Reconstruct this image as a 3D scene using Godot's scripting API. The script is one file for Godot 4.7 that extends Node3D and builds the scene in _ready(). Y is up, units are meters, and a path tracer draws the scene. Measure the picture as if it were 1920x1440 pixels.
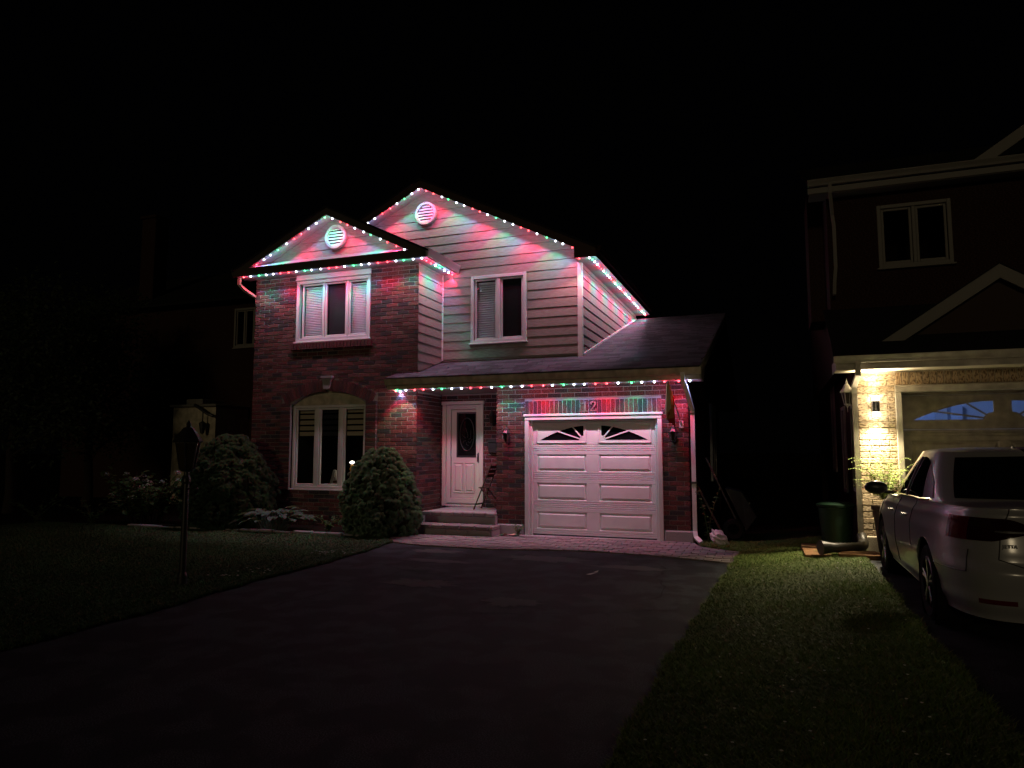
extends Node3D

# ---------------------------------------------------------------- mesh collector
class MB:
	extends RefCounted
	var v := PackedVector3Array()
	var n := PackedVector3Array()
	var c := PackedColorArray()
	var tint := Color.WHITE
	var tinted := false
	var xf := Transform3D.IDENTITY

	func put(p: Vector3, nn: Vector3) -> void:
		v.append(xf * p)
		n.append((xf.basis * nn).normalized())
		c.append(tint)

	func tri(a: Vector3, b: Vector3, d: Vector3) -> void:
		var nn := (b - a).cross(d - a).normalized()
		put(a, nn); put(d, nn); put(b, nn)

	func quad(a: Vector3, b: Vector3, d: Vector3, e: Vector3) -> void:
		tri(a, b, d); tri(a, d, e)

	func qn(a: Vector3, b: Vector3, d: Vector3, e: Vector3, na: Vector3, nb: Vector3, nd: Vector3, ne: Vector3) -> void:
		put(a, na); put(d, nd); put(b, nb)
		put(a, na); put(e, ne); put(d, nd)

	func box(lo: Vector3, hi: Vector3, bev := 0.0) -> void:
		var m := (lo + hi) * 0.5
		obox(m, hi - lo, Basis.IDENTITY, bev)

	func obox(at: Vector3, size: Vector3, b: Basis, bev := 0.0) -> void:
		var h := size * 0.5
		var bv := minf(bev, minf(h.x, minf(h.y, h.z)) * 0.9)
		var ax: Array[Vector3] = [Vector3(1, 0, 0), Vector3(0, 1, 0), Vector3(0, 0, 1)]
		for i in 3:
			var u: Vector3 = ax[(i + 1) % 3]
			var w: Vector3 = ax[(i + 2) % 3]
			var d: Vector3 = ax[i]
			for s in [-1.0, 1.0]:
				var f: Vector3 = d * h * s
				var uu: Vector3 = u * (h - Vector3.ONE * bv)
				var ww: Vector3 = w * (h - Vector3.ONE * bv) * s
				quad(at + b * (f - uu - ww), at + b * (f + uu - ww), at + b * (f + uu + ww), at + b * (f - uu + ww))
		if bv > 0.0:
			for i in 3:
				var u2: Vector3 = ax[(i + 1) % 3]
				var w2: Vector3 = ax[(i + 2) % 3]
				var d2: Vector3 = ax[i]
				for su in [-1.0, 1.0]:
					for sw in [-1.0, 1.0]:
						var p1: Vector3 = u2 * h * su + w2 * (h - Vector3.ONE * bv) * sw
						var p2: Vector3 = u2 * (h - Vector3.ONE * bv) * su + w2 * h * sw
						var e: Vector3 = d2 * (h - Vector3.ONE * bv)
						if su * sw > 0:
							quad(at + b * (p1 - e), at + b * (p2 - e), at + b * (p2 + e), at + b * (p1 + e))
						else:
							quad(at + b * (p1 + e), at + b * (p2 + e), at + b * (p2 - e), at + b * (p1 - e))

	func bar(a: Vector3, b: Vector3, w: float, t: float, side := Vector3.ZERO) -> void:
		# a straight bar of section w (across) and t, from a to b
		var z := (b - a).normalized()
		var up := side if side != Vector3.ZERO else (Vector3.UP if absf(z.y) < 0.95 else Vector3.RIGHT)
		var x := up.cross(z).normalized()
		var y := z.cross(x)
		obox((a + b) * 0.5, Vector3(w, t, a.distance_to(b)), Basis(x, y, z), minf(w, t) * 0.12)

	func tube(path: Array, radius: Variant, seg := 8, flat := false, cap := true) -> void:
		var rings: Array = []
		var norms: Array = []
		var prev := Vector3.ZERO
		for i in path.size():
			var p: Vector3 = path[i]
			var t: Vector3
			if i == 0: t = path[1] - path[0]
			elif i == path.size() - 1: t = path[i] - path[i - 1]
			else: t = (path[i + 1] - p).normalized() + (p - path[i - 1]).normalized()
			t = t.normalized()
			var x: Vector3
			if prev == Vector3.ZERO:
				x = (Vector3.UP if absf(t.y) < 0.9 else Vector3.BACK).cross(t).normalized()
			else:
				x = (prev - t * prev.dot(t)).normalized()
			prev = x
			var y := t.cross(x)
			var r: float = radius[i] if radius is Array else radius
			var ring := PackedVector3Array()
			var nr := PackedVector3Array()
			for k in seg:
				var a := TAU * (k + (0.5 if seg == 4 else 0.0)) / seg
				var d := x * cos(a) + y * sin(a)
				ring.append(p + d * r)
				nr.append(d)
			rings.append(ring); norms.append(nr)
		for i in path.size() - 1:
			for k in seg:
				var k2 := (k + 1) % seg
				if flat:
					quad(rings[i][k], rings[i][k2], rings[i + 1][k2], rings[i + 1][k])
				else:
					qn(rings[i][k], rings[i][k2], rings[i + 1][k2], rings[i + 1][k], norms[i][k], norms[i][k2], norms[i + 1][k2], norms[i + 1][k])
		if cap:
			var last := path.size() - 1
			for k in seg:
				tri(path[0], rings[0][(k + 1) % seg], rings[0][k])
				tri(path[last], rings[last][k], rings[last][(k + 1) % seg])

	func lathe(prof: Array, seg := 16, flat := false, at := Vector3.ZERO) -> void:
		for i in prof.size() - 1:
			var p: Vector2 = prof[i]
			var q: Vector2 = prof[i + 1]
			var nn := Vector2(q.y - p.y, p.x - q.x).normalized()
			for k in seg:
				var a := TAU * k / seg
				var b := TAU * (k + 1) / seg
				var da := Vector3(cos(a), 0, -sin(a))
				var db := Vector3(cos(b), 0, -sin(b))
				var A := at + da * p.x + Vector3.UP * p.y
				var B := at + db * p.x + Vector3.UP * p.y
				var C := at + db * q.x + Vector3.UP * q.y
				var D := at + da * q.x + Vector3.UP * q.y
				if flat:
					if p.x > 0.0001: tri(A, B, C)
					if q.x > 0.0001: tri(A, C, D)
				else:
					var na := da * nn.x + Vector3.UP * nn.y
					var nb := db * nn.x + Vector3.UP * nn.y
					qn(A, B, C, D, na, nb, nb, na)

	func ball(at: Vector3, r: Vector3, seg := 10, rows := 6) -> void:
		for i in rows:
			for k in seg:
				var q: Array = []
				var m: Array = []
				for o in [[0, 0], [0, 1], [1, 1], [1, 0]]:
					var la: float = -PI / 2 + PI * (i + o[0]) / rows
					var lo: float = TAU * (k + o[1]) / seg
					var d := Vector3(cos(la) * cos(lo), sin(la), -cos(la) * sin(lo))
					q.append(at + d * r); m.append((d / r).normalized())
				qn(q[0], q[1], q[2], q[3], m[0], m[1], m[2], m[3])

	func prism(poly: PackedVector2Array, z0: float, z1: float, slope := 0.0, yref := 0.0) -> void:
		# polygon in x, y extruded from z0 to z1; slope leans the front face (dz per metre of y over yref)
		var p := poly
		if Geometry2D.is_polygon_clockwise(p):
			p = p.duplicate()
			p.reverse()
		var t := Geometry2D.triangulate_polygon(p)
		for i in range(0, t.size(), 3):
			var a := p[t[i]]
			var b := p[t[i + 1]]
			var d := p[t[i + 2]]
			if (b - a).cross(d - a) < 0:
				var s := b
				b = d
				d = s
			tri(Vector3(a.x, a.y, z1 + slope * (a.y - yref)), Vector3(b.x, b.y, z1 + slope * (b.y - yref)), Vector3(d.x, d.y, z1 + slope * (d.y - yref)))
			tri(Vector3(a.x, a.y, z0), Vector3(d.x, d.y, z0), Vector3(b.x, b.y, z0))
		for i in p.size():
			var a2 := p[i]
			var b2 := p[(i + 1) % p.size()]
			quad(Vector3(a2.x, a2.y, z0), Vector3(b2.x, b2.y, z0), Vector3(b2.x, b2.y, z1 + slope * (b2.y - yref)), Vector3(a2.x, a2.y, z1 + slope * (a2.y - yref)))

	func slab(poly: PackedVector2Array, y0: float, y1: float) -> void:
		# polygon in (x, z) standing from y0 to y1
		var p := PackedVector2Array()
		for q in poly: p.append(Vector2(q.x, -q.y))
		var keep := xf
		xf = xf * Transform3D(Basis(Vector3(1, 0, 0), Vector3(0, 0, -1), Vector3(0, 1, 0)), Vector3.ZERO)
		prism(p, y0, y1)
		xf = keep

	func mesh() -> ArrayMesh:
		var m := ArrayMesh.new()
		var a: Array = []
		a.resize(Mesh.ARRAY_MAX)
		a[Mesh.ARRAY_VERTEX] = v
		a[Mesh.ARRAY_NORMAL] = n
		if tinted: a[Mesh.ARRAY_COLOR] = c
		m.add_surface_from_arrays(Mesh.PRIMITIVE_TRIANGLES, a)
		return m

# ---------------------------------------------------------------- scene helpers
var rng := RandomNumberGenerator.new()
var M := {}

func build(called: String, mb: MB, mat: Material, parent: Node = self, at := Vector3.ZERO) -> MeshInstance3D:
	var o := MeshInstance3D.new()
	o.name = called
	o.mesh = mb.mesh()
	o.material_override = mat
	o.position = at
	parent.add_child(o, true)
	return o

func inst(called: String, mesh: Mesh, mat: Material, parent: Node, t: Transform3D) -> MeshInstance3D:
	var o := MeshInstance3D.new()
	o.name = called
	o.mesh = mesh
	o.material_override = mat
	o.transform = t
	parent.add_child(o, true)
	return o

func tag(o: Node, label: String, category: String, group := "", kind := "") -> void:
	o.set_meta("label", label)
	o.set_meta("category", category)
	if group: o.set_meta("group", group)
	if kind: o.set_meta("kind", kind)

func thing(called: String, label: String, category: String, at := Vector3.ZERO, group := "") -> Node3D:
	var o := Node3D.new()
	o.name = called
	o.position = at
	add_child(o, true)
	tag(o, label, category, group)
	return o

func ground_kind(o: Node, label: String, category: String) -> void:
	tag(o, label, category, "", "structure")

func many(called: String, mesh: Mesh, mat: Material, xs: Array, parent: Node, tints: Array = []) -> MultiMeshInstance3D:
	var mm := MultiMesh.new()
	mm.transform_format = MultiMesh.TRANSFORM_3D
	mm.use_colors = tints.size() > 0
	mm.mesh = mesh
	mm.instance_count = xs.size()
	for i in xs.size():
		mm.set_instance_transform(i, xs[i])
		if tints.size() > 0: mm.set_instance_color(i, tints[i])
	var o := MultiMeshInstance3D.new()
	o.name = called
	o.multimesh = mm
	o.material_override = mat
	parent.add_child(o, true)
	o.set_meta("kind", "stuff")
	return o

func rect(x0: float, y0: float, x1: float, y1: float) -> PackedVector2Array:
	return PackedVector2Array([Vector2(x0, y0), Vector2(x1, y0), Vector2(x1, y1), Vector2(x0, y1)])

# frames of walls: x along the wall to the right, y up, z outwards
func face_front(z: float) -> Transform3D:
	return Transform3D(Basis.IDENTITY, Vector3(0, 0, z))

func face_right(x: float) -> Transform3D: # looks to +x, local x = -z
	return Transform3D(Basis(Vector3(0, 0, -1), Vector3(0, 1, 0), Vector3(1, 0, 0)), Vector3(x, 0, 0))

func face_left(x: float) -> Transform3D: # looks to -x, local x = +z
	return Transform3D(Basis(Vector3(0, 0, 1), Vector3(0, 1, 0), Vector3(-1, 0, 0)), Vector3(x, 0, 0))

# ---------------------------------------------------------------- textures and materials
func noise_tex(freq: float, seed_: int, lo: Color, hi: Color, size := 512, oct := 4, type := FastNoiseLite.TYPE_SIMPLEX_SMOOTH, mid := -1.0) -> NoiseTexture2D:
	var f := FastNoiseLite.new()
	f.seed = seed_
	f.noise_type = type
	f.frequency = freq
	f.fractal_octaves = oct
	var t := NoiseTexture2D.new()
	t.width = size
	t.height = size
	t.seamless = true
	t.noise = f
	var g := Gradient.new()
	g.set_color(0, lo)
	g.set_color(1, hi)
	if mid > 0.0:
		g.offsets = PackedFloat32Array([mid - 0.12, mid + 0.12])
		g.colors = PackedColorArray([lo, hi])
	t.color_ramp = g
	return t

func lin(r: float, g: float, b: float) -> Color:
	return Color(r, g, b).linear_to_srgb()

func mat(r: float, g: float, b: float, rough := 0.7, spec := 0.4) -> StandardMaterial3D:
	var m := StandardMaterial3D.new()
	m.albedo_color = lin(r, g, b)
	m.roughness = rough
	m.metallic_specular = spec
	return m

func grain(m: StandardMaterial3D, tex: Texture2D, scale: Vector3, height: Texture2D = null, hs := 0.0) -> StandardMaterial3D:
	m.albedo_texture = tex
	m.uv1_triplanar = true
	m.uv1_world_triplanar = true
	m.uv1_scale = scale
	m.uv1_triplanar_sharpness = 8.0
	if height:
		m.heightmap_enabled = true
		m.heightmap_texture = height
		m.heightmap_scale = hs
	return m

func glow(r: float, g: float, b: float, e: float) -> StandardMaterial3D:
	var m := mat(0.8, 0.8, 0.8, 0.4)
	m.emission_enabled = true
	m.emission = Color(r, g, b).linear_to_srgb()
	m.emission_energy_multiplier = e
	return m

func make_materials() -> void:
	var soft := noise_tex(0.012, 3, Color(0.72, 0.72, 0.72), Color(1, 1, 1), 512, 5)
	var faint := noise_tex(0.01, 4, Color(0.93, 0.93, 0.93), Color(1, 1, 1), 512, 5)
	var fine := noise_tex(0.06, 5, Color(0.62, 0.62, 0.62), Color(1, 1, 1), 512, 4)
	var rug := noise_tex(0.05, 9, Color(0.22, 0.2, 0.2), Color(1, 1, 1), 512, 4)
	var worm := noise_tex(0.045, 21, Color(0.6, 0.57, 0.54), Color(1, 1, 1), 512, 3, FastNoiseLite.TYPE_SIMPLEX_SMOOTH, 0.40)
	var wood := noise_tex(0.03, 13, Color(0.7, 0.68, 0.66), Color(1, 1, 1), 512, 5)
	var blotch := noise_tex(0.012, 31, Color(0.6, 0.6, 0.62), Color(1, 1, 1), 512, 6, FastNoiseLite.TYPE_SIMPLEX_SMOOTH, 0.5)
	var speck := noise_tex(0.2, 33, Color(0.5, 0.5, 0.5), Color(1, 1, 1), 512, 3)
	var bt: Array = [Vector3(0.35, 0.13, 0.115), Vector3(0.26, 0.1, 0.09), Vector3(0.42, 0.185, 0.165), Vector3(0.34, 0.16, 0.145), Vector3(0.12, 0.098, 0.10), Vector3(0.19, 0.095, 0.092)]
	M.bricks = []
	for k in bt.size():
		var b: Vector3 = bt[k]
		M.bricks.append(grain(mat(b.x, b.y, b.z, 0.9, 0.3), rug, Vector3(0.9, 3.2, 0.9), rug, 0.5))
	M.brick_tint = grain(mat(1, 1, 1, 0.9, 0.3), rug, Vector3(0.9, 3.2, 0.9), rug, 0.5)
	M.brick_tint.vertex_color_use_as_albedo = true
	M.brick_rgb = bt
	M.joint_sand = grain(mat(0.12, 0.1, 0.09, 1.0, 0.1), fine, Vector3(2, 2, 2), fine, 0.3)
	M.mortar = grain(mat(0.44, 0.4, 0.39, 0.95, 0.2), fine, Vector3(2, 2, 2), fine, 0.3)
	M.ybricks = []
	for k in 4:
		var q: Vector3 = [Vector3(0.46, 0.37, 0.25), Vector3(0.42, 0.33, 0.22), Vector3(0.5, 0.41, 0.29), Vector3(0.38, 0.3, 0.2)][k]
		M.ybricks.append(grain(mat(q.x, q.y, q.z, 0.9, 0.3), worm, Vector3(0.7, 1.7, 0.7), worm, 0.45))
	M.ysoldier = grain(mat(0.36, 0.26, 0.16, 0.9, 0.3), worm, Vector3(1.7, 0.6, 0.7), worm, 0.45)
	M.ymortar = grain(mat(0.58, 0.5, 0.38, 0.95, 0.2), fine, Vector3(2, 2, 2), fine, 0.3)
	M.sidings = []
	for k in 4:
		var sv: float = [1.0, 0.93, 1.06, 0.97][k]
		M.sidings.append(grain(mat(0.36 * sv, 0.315 * sv, 0.285 * sv, 0.6, 0.35), wood, Vector3(0.35, 4.5, 0.35), wood, 0.25))
	M.siding = M.sidings[1]
	M.white = grain(mat(0.74, 0.72, 0.69, 0.45), faint, Vector3(0.4, 0.4, 0.4))
	M.vinyl = grain(mat(0.62, 0.61, 0.60, 0.35), faint, Vector3(0.3, 0.3, 0.3))
	M.garage = grain(mat(0.74, 0.73, 0.73, 0.5), faint, Vector3(0.5, 0.5, 0.5), noise_tex(0.08, 44, Color(0.6, 0.6, 0.6), Color.WHITE, 256, 3), 0.05)
	M.door = mat(0.62, 0.56, 0.51, 0.45)
	M.soffit = mat(0.38, 0.36, 0.35, 0.6)
	M.fascia = mat(0.06, 0.05, 0.04, 0.5)
	M.tan = grain(mat(0.58, 0.5, 0.35, 0.5), soft, Vector3(0.6, 0.6, 0.6))
	M.number = mat(0.15, 0.11, 0.09, 0.5)
	M.ledge = mat(0.15, 0.15, 0.15, 0.7)
	M.cream = grain(mat(0.68, 0.6, 0.43, 0.6), soft, Vector3(0.6, 0.6, 0.6))
	M.stone = grain(mat(0.5, 0.46, 0.46, 0.9), fine, Vector3(2, 2, 2), fine, 0.3)
	M.shingles = []
	for k in 4:
		var g: float = [0.10, 0.13, 0.08, 0.15][k]
		M.shingles.append(grain(mat(g, g * 0.98, g * 1.15, 0.95, 0.25), speck, Vector3(3, 3, 3), speck, 0.2))
	M.shingle_tint = grain(mat(1, 1, 1, 0.95, 0.25), speck, Vector3(3, 3, 3), speck, 0.2)
	M.shingle_tint.vertex_color_use_as_albedo = true
	M.roof = grain(mat(0.03, 0.03, 0.032, 0.95, 0.2), speck, Vector3(3, 3, 3))
	M.asphalt = grain(mat(0.058, 0.066, 0.08, 0.85, 0.35), blotch, Vector3(0.3, 0.3, 0.3), speck, 0.0)
	M.asphalt.detail_enabled = true
	M.asphalt.detail_blend_mode = BaseMaterial3D.BLEND_MODE_MUL
	M.asphalt.detail_albedo = noise_tex(0.13, 35, Color(0.3, 0.3, 0.3), Color(1, 1, 1), 1024, 3, FastNoiseLite.TYPE_SIMPLEX_SMOOTH, 0.5)
	M.asphalt.detail_uv_layer = BaseMaterial3D.DETAIL_UV_2
	M.asphalt.uv2_triplanar = true
	M.asphalt.uv2_world_triplanar = true
	M.asphalt.uv2_scale = Vector3(0.55, 0.55, 0.55)
	M.patch = grain(mat(0.16, 0.158, 0.162, 0.9, 0.3), speck, Vector3(1.4, 1.4, 1.4))
	M.soil = grain(mat(0.025, 0.02, 0.015, 1.0, 0.1), fine, Vector3(1, 1, 1), fine, 1.5)
	M.turf = grain(mat(0.03, 0.042, 0.015, 1.0, 0.1), fine, Vector3(1.2, 1.2, 1.2), fine, 1.5)
	M.pavers = []
	for k in 4:
		var h: Vector3 = [Vector3(0.36, 0.3, 0.29), Vector3(0.3, 0.25, 0.24), Vector3(0.4, 0.33, 0.31), Vector3(0.33, 0.28, 0.28)][k]
		M.pavers.append(grain(mat(h.x, h.y, h.z, 0.95, 0.25), fine, Vector3(2.4, 2.4, 2.4), fine, 0.4))
	M.glass = StandardMaterial3D.new()
	M.glass.transparency = BaseMaterial3D.TRANSPARENCY_ALPHA
	M.glass.albedo_color = Color(0.05, 0.05, 0.05, 0.05)
	M.glass.roughness = 0.02
	M.tint_glass = mat(0.006, 0.006, 0.007, 0.05, 0.5)
	M.dark = mat(0.01, 0.01, 0.011, 0.8, 0.2)
	M.room = mat(0.008, 0.007, 0.006, 0.95, 0.1)
	M.black = mat(0.012, 0.012, 0.013, 0.4, 0.5)
	M.blind = mat(0.46, 0.49, 0.52, 0.5)
	M.screen = mat(0.03, 0.03, 0.035, 0.8, 0.2)
	M.zebra = mat(0.42, 0.37, 0.27, 0.8, 0.2)
	M.iron = mat(0.02, 0.02, 0.022, 0.35, 0.6)
	M.smoke = mat(0.035, 0.026, 0.014, 0.2, 0.5)
	M.steel = mat(0.5, 0.5, 0.52, 0.3)
	M.steel.metallic = 0.9
	M.chrome = mat(0.75, 0.75, 0.76, 0.12)
	M.chrome.metallic = 1.0
	M.woodboard = grain(mat(0.36, 0.2, 0.1, 0.8, 0.3), wood, Vector3(0.4, 6, 6), wood, 0.4)
	M.oldwood = grain(mat(0.1, 0.07, 0.055, 0.8, 0.3), wood, Vector3(3, 0.5, 3))
	M.dim_trim = mat(0.2, 0.19, 0.168, 0.6)  # trim paint darkened in colour to stand for weaker light on it
	M.dimmed_brick = grain(mat(0.10, 0.052, 0.04, 0.85, 0.25), rug, Vector3(0.9, 3.2, 0.9))  # brown darkened in colour, in place of the gloom on these walls
	M.umber = mat(0.06, 0.042, 0.033, 0.9, 0.2)
	M.nsoffit = mat(0.62, 0.56, 0.44, 0.6)
	M.ntrim = grain(mat(0.5, 0.45, 0.36, 0.5), soft, Vector3(0.5, 0.5, 0.5))
	M.ngarage = grain(mat(0.26, 0.22, 0.16, 0.55), soft, Vector3(0.7, 0.7, 0.7))
	M.lantern_white = mat(0.36, 0.345, 0.31, 0.5)
	M.bin = mat(0.008, 0.028, 0.014, 0.5)
	M.hose = mat(0.03, 0.027, 0.02, 0.4, 0.5)
	M.car = mat(0.31, 0.31, 0.322, 0.3, 0.5)
	M.car.clearcoat_enabled = true
	M.car.clearcoat = 0.6
	M.car.clearcoat_roughness = 0.14
	M.tyre = mat(0.012, 0.012, 0.012, 0.9, 0.3)
	M.rim = mat(0.4, 0.4, 0.42, 0.3)
	M.rim.metallic = 0.8
	M.tail = mat(0.10, 0.005, 0.009, 0.08, 0.5)
	M.tail_dark = mat(0.02, 0.002, 0.004, 0.06, 0.5)
	M.spruce = leafy(Vector3(0.19, 0.275, 0.205))
	M.spruce_dark = leafy(Vector3(0.07, 0.12, 0.08))
	M.dim_leaf = leafy(Vector3(0.03, 0.045, 0.02))  # leaf green darkened to imitate night shade on the far trees
	M.twigs = mat(0.05, 0.055, 0.035, 1.0, 0.1)
	M.hosta = leafy(Vector3(0.065, 0.1, 0.075))
	M.leaf = leafy(Vector3(0.05, 0.085, 0.03))
	M.fern = leafy(Vector3(0.2, 0.26, 0.07))
	M.grass = leafy(Vector3(1, 1, 1))
	M.grass.vertex_color_use_as_albedo = true
	M.petal = leafy(Vector3(0.7, 0.7, 0.66))
	M.redpetal = leafy(Vector3(0.5, 0.03, 0.02))
	M.bark = grain(mat(0.05, 0.04, 0.032, 0.95, 0.2), fine, Vector3(2, 0.8, 2), fine, 1.0)
	M.leds = {"W": glow(0.78, 0.88, 1.0, 9.0), "R": glow(1.0, 0.05, 0.05, 6.0), "G": glow(0.05, 1.0, 0.25, 3.5)}
	M.cable = mat(0.45, 0.45, 0.45, 0.5)

func leafy(a: Vector3) -> StandardMaterial3D:
	var m := mat(a.x, a.y, a.z, 0.7, 0.3)
	m.backlight_enabled = true
	m.backlight = Color(0.35, 0.4, 0.25)
	return m

# ---------------------------------------------------------------- the scene
func _ready() -> void:
	rng.seed = 20240
	var cam := Camera3D.new()
	cam.name = "camera"
	add_child(cam)
	cam.position = Vector3(0, 1.64, 0)
	cam.rotation_degrees = Vector3(5.4, 20.45, 0)
	cam.fov = 57.6
	cam.near = 0.05
	cam.far = 600.0
	cam.current = true
	var env := Environment.new()
	env.background_mode = Environment.BG_SKY
	var sky := Sky.new()
	var sm := ProceduralSkyMaterial.new()
	sm.sky_top_color = Color(0.30, 0.30, 0.36)
	sm.sky_horizon_color = Color(0.36, 0.35, 0.36)
	sm.ground_bottom_color = Color(0.2, 0.2, 0.2)
	sm.ground_horizon_color = Color(0.36, 0.35, 0.36)
	sm.sun_angle_max = 0.1
	sky.sky_material = sm
	env.sky = sky
	env.background_energy_multiplier = 0.003
	env.tonemap_mode = Environment.TONE_MAPPER_LINEAR
	env.tonemap_exposure = 1.0
	env.sdfgi_enabled = true
	env.ssao_enabled = true
	env.ssil_enabled = true
	var we := WorldEnvironment.new()
	we.name = "world_environment"
	we.environment = env
	add_child(we)
	# the faint wash of the street's lighting from behind the camera
	var far_light := DirectionalLight3D.new()
	far_light.name = "street_glow"
	far_light.light_color = Color(1.0, 0.9, 0.72)
	far_light.light_energy = 0.042
	far_light.light_angular_distance = 5.0
	far_light.shadow_enabled = true
	far_light.sky_mode = DirectionalLight3D.SKY_MODE_LIGHT_ONLY
	add_child(far_light)
	far_light.look_at_from_position(Vector3.ZERO, Vector3(0.0, -0.22, -1.0))
	make_materials()
	make_ground()
	make_house()
	make_strings()
	make_house_things()
	make_neighbour()
	make_car()
	make_left_side()
	make_garden()

# ---------------------------------------------------------------- ground
const BRICK_H := 0.0865
const ZF := -12.82
const ZS := -13.96

func rise(x: float) -> float:
	return 0.17 * smoothstep(-0.7, 1.1, x)

func sheet(poly: PackedVector2Array, y: float, step := 0.5) -> MB:
	# a ground sheet over polygon (x, z), following the rise to the right
	var mb := MB.new()
	var lo := poly[0]
	var hi := poly[0]
	for p in poly:
		lo = lo.min(p); hi = hi.max(p)
	var x := lo.x
	while x < hi.x - 1e-4:
		var strip := rect(x, lo.y, minf(x + step, hi.x), hi.y)
		for q in Geometry2D.intersect_polygons(poly, strip):
			var t := Geometry2D.triangulate_polygon(q)
			for i in range(0, t.size(), 3):
				var a := q[t[i]]
				var b := q[t[i + 1]]
				var d := q[t[i + 2]]
				if (b - a).cross(d - a) > 0:
					var s := b
					b = d
					d = s
				mb.tri(Vector3(a.x, y + rise(a.x), a.y), Vector3(b.x, y + rise(b.x), b.y), Vector3(d.x, y + rise(d.x), d.y))
		x += step
	return mb

var lawn_left := PackedVector2Array([Vector2(-6.42, -11.1), Vector2(-6.28, -10.4), Vector2(-6.2, -9.9), Vector2(-6.13, -8.8), Vector2(-6.12, -7.6), Vector2(-6.05, -6.4), Vector2(-5.95, -5.2), Vector2(-5.9, -1.5), Vector2(-26, -1.5), Vector2(-26, -10.9), Vector2(-13, -11.35), Vector2(-8.9, -11.5), Vector2(-7.2, -11.55), Vector2(-6.8, -11.6)])
var lawn_right := PackedVector2Array([Vector2(-0.56, -11.9), Vector2(-0.6, -10.6), Vector2(-0.7, -8.6), Vector2(-0.77, -6.6), Vector2(-0.84, -4.6), Vector2(-0.9, -1.5), Vector2(1.12, -1.5), Vector2(1.1, -10.4), Vector2(1.25, -12.0), Vector2(0.9, -12.4), Vector2(0.9, -15.0), Vector2(-1.2, -15.0), Vector2(-1.2, -12.3)])
var apron := PackedVector2Array([Vector2(-6.38, -11.08), Vector2(-5.7, -10.86), Vector2(-4.41, -10.86), Vector2(-3.5, -11.1), Vector2(-2.9, -11.2), Vector2(-2.2, -11.14), Vector2(-1.5, -11.0), Vector2(-0.62, -10.72), Vector2(-0.55, -11.9), Vector2(-1.2, -12.3), Vector2(-1.38, -12.82), Vector2(-4.99, -12.82), Vector2(-4.99, -12.28), Vector2(-6.85, -12.2), Vector2(-6.75, -11.6)])

func ragged(poly: PackedVector2Array, sd: int) -> PackedVector2Array:
	# the same outline with an uneven edge
	var f := FastNoiseLite.new()
	f.seed = sd
	f.frequency = 1.4
	var out := PackedVector2Array()
	for i in poly.size():
		var a := poly[i]
		var b := poly[(i + 1) % poly.size()]
		var n := maxi(1, int(minf(a.distance_to(b), 9.0) / 0.12))
		var side := (b - a).orthogonal().normalized()
		for k in n:
			var p := a.lerp(b, k / float(n))
			out.append(p + side * (0.07 * f.get_noise_2d(p.x, p.y)))
	return out

func grass_patch(called: String, poly: PackedVector2Array, y: float, per_m2: float, hgt: float, lo: Vector2, hi: Vector2, label: String, ga: Color, gb: Color) -> void:
	var blade := MB.new()
	blade.tinted = true
	for k in 7:
		var a := rng.randf() * TAU
		var r := rng.randf() * 0.03
		var p := Vector3(cos(a * 2.1) * r, 0, sin(a * 2.1) * r)
		var d := Vector3(cos(a), 0, sin(a))
		var side := Vector3(-d.z, 0, d.x) * 0.0028
		var h := rng.randf_range(0.6, 1.0)
		var mid := p + d * 0.012 + Vector3(0, 0.6 * h, 0)
		var tip := p + d * 0.04 + Vector3(0, h, 0)
		blade.tint = Color(1, 1, 1) * rng.randf_range(0.7, 1.2)
		blade.tri(p - side * 1.4, p + side * 1.4, mid + side)
		blade.tri(p - side * 1.4, mid + side, mid - side)
		blade.tri(mid - side, mid + side, tip)
	var m := blade.mesh()
	var xs: Array = []
	var cs: Array = []
	var want := int((hi.x - lo.x) * (hi.y - lo.y) * per_m2)
	var patchy := FastNoiseLite.new()
	patchy.seed = 4
	patchy.frequency = 0.7
	for i in want:
		var q := Vector2(rng.randf_range(lo.x, hi.x), rng.randf_range(lo.y, hi.y))
		if not Geometry2D.is_point_in_polygon(q, poly): continue
		var pn := patchy.get_noise_2d(q.x, q.y)
		var s := hgt * rng.randf_range(0.6, 1.25) * (1.0 + 0.35 * pn)
		xs.append(Transform3D(Basis(Vector3.UP, rng.randf() * TAU).scaled(Vector3(1.0, s, 1.0)), Vector3(q.x, y + rise(q.x), q.y)))
		var t := rng.randf()
		var g := ga.lerp(gb, t * t) * (0.9 + 0.4 * pn)
		if rng.randf() < 0.05: g = Color(0.17, 0.14, 0.07)
		cs.append(g)
	var o := many(called, m, M.grass, xs, self, cs)
	tag(o, label, "grass", "", "stuff")

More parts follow.
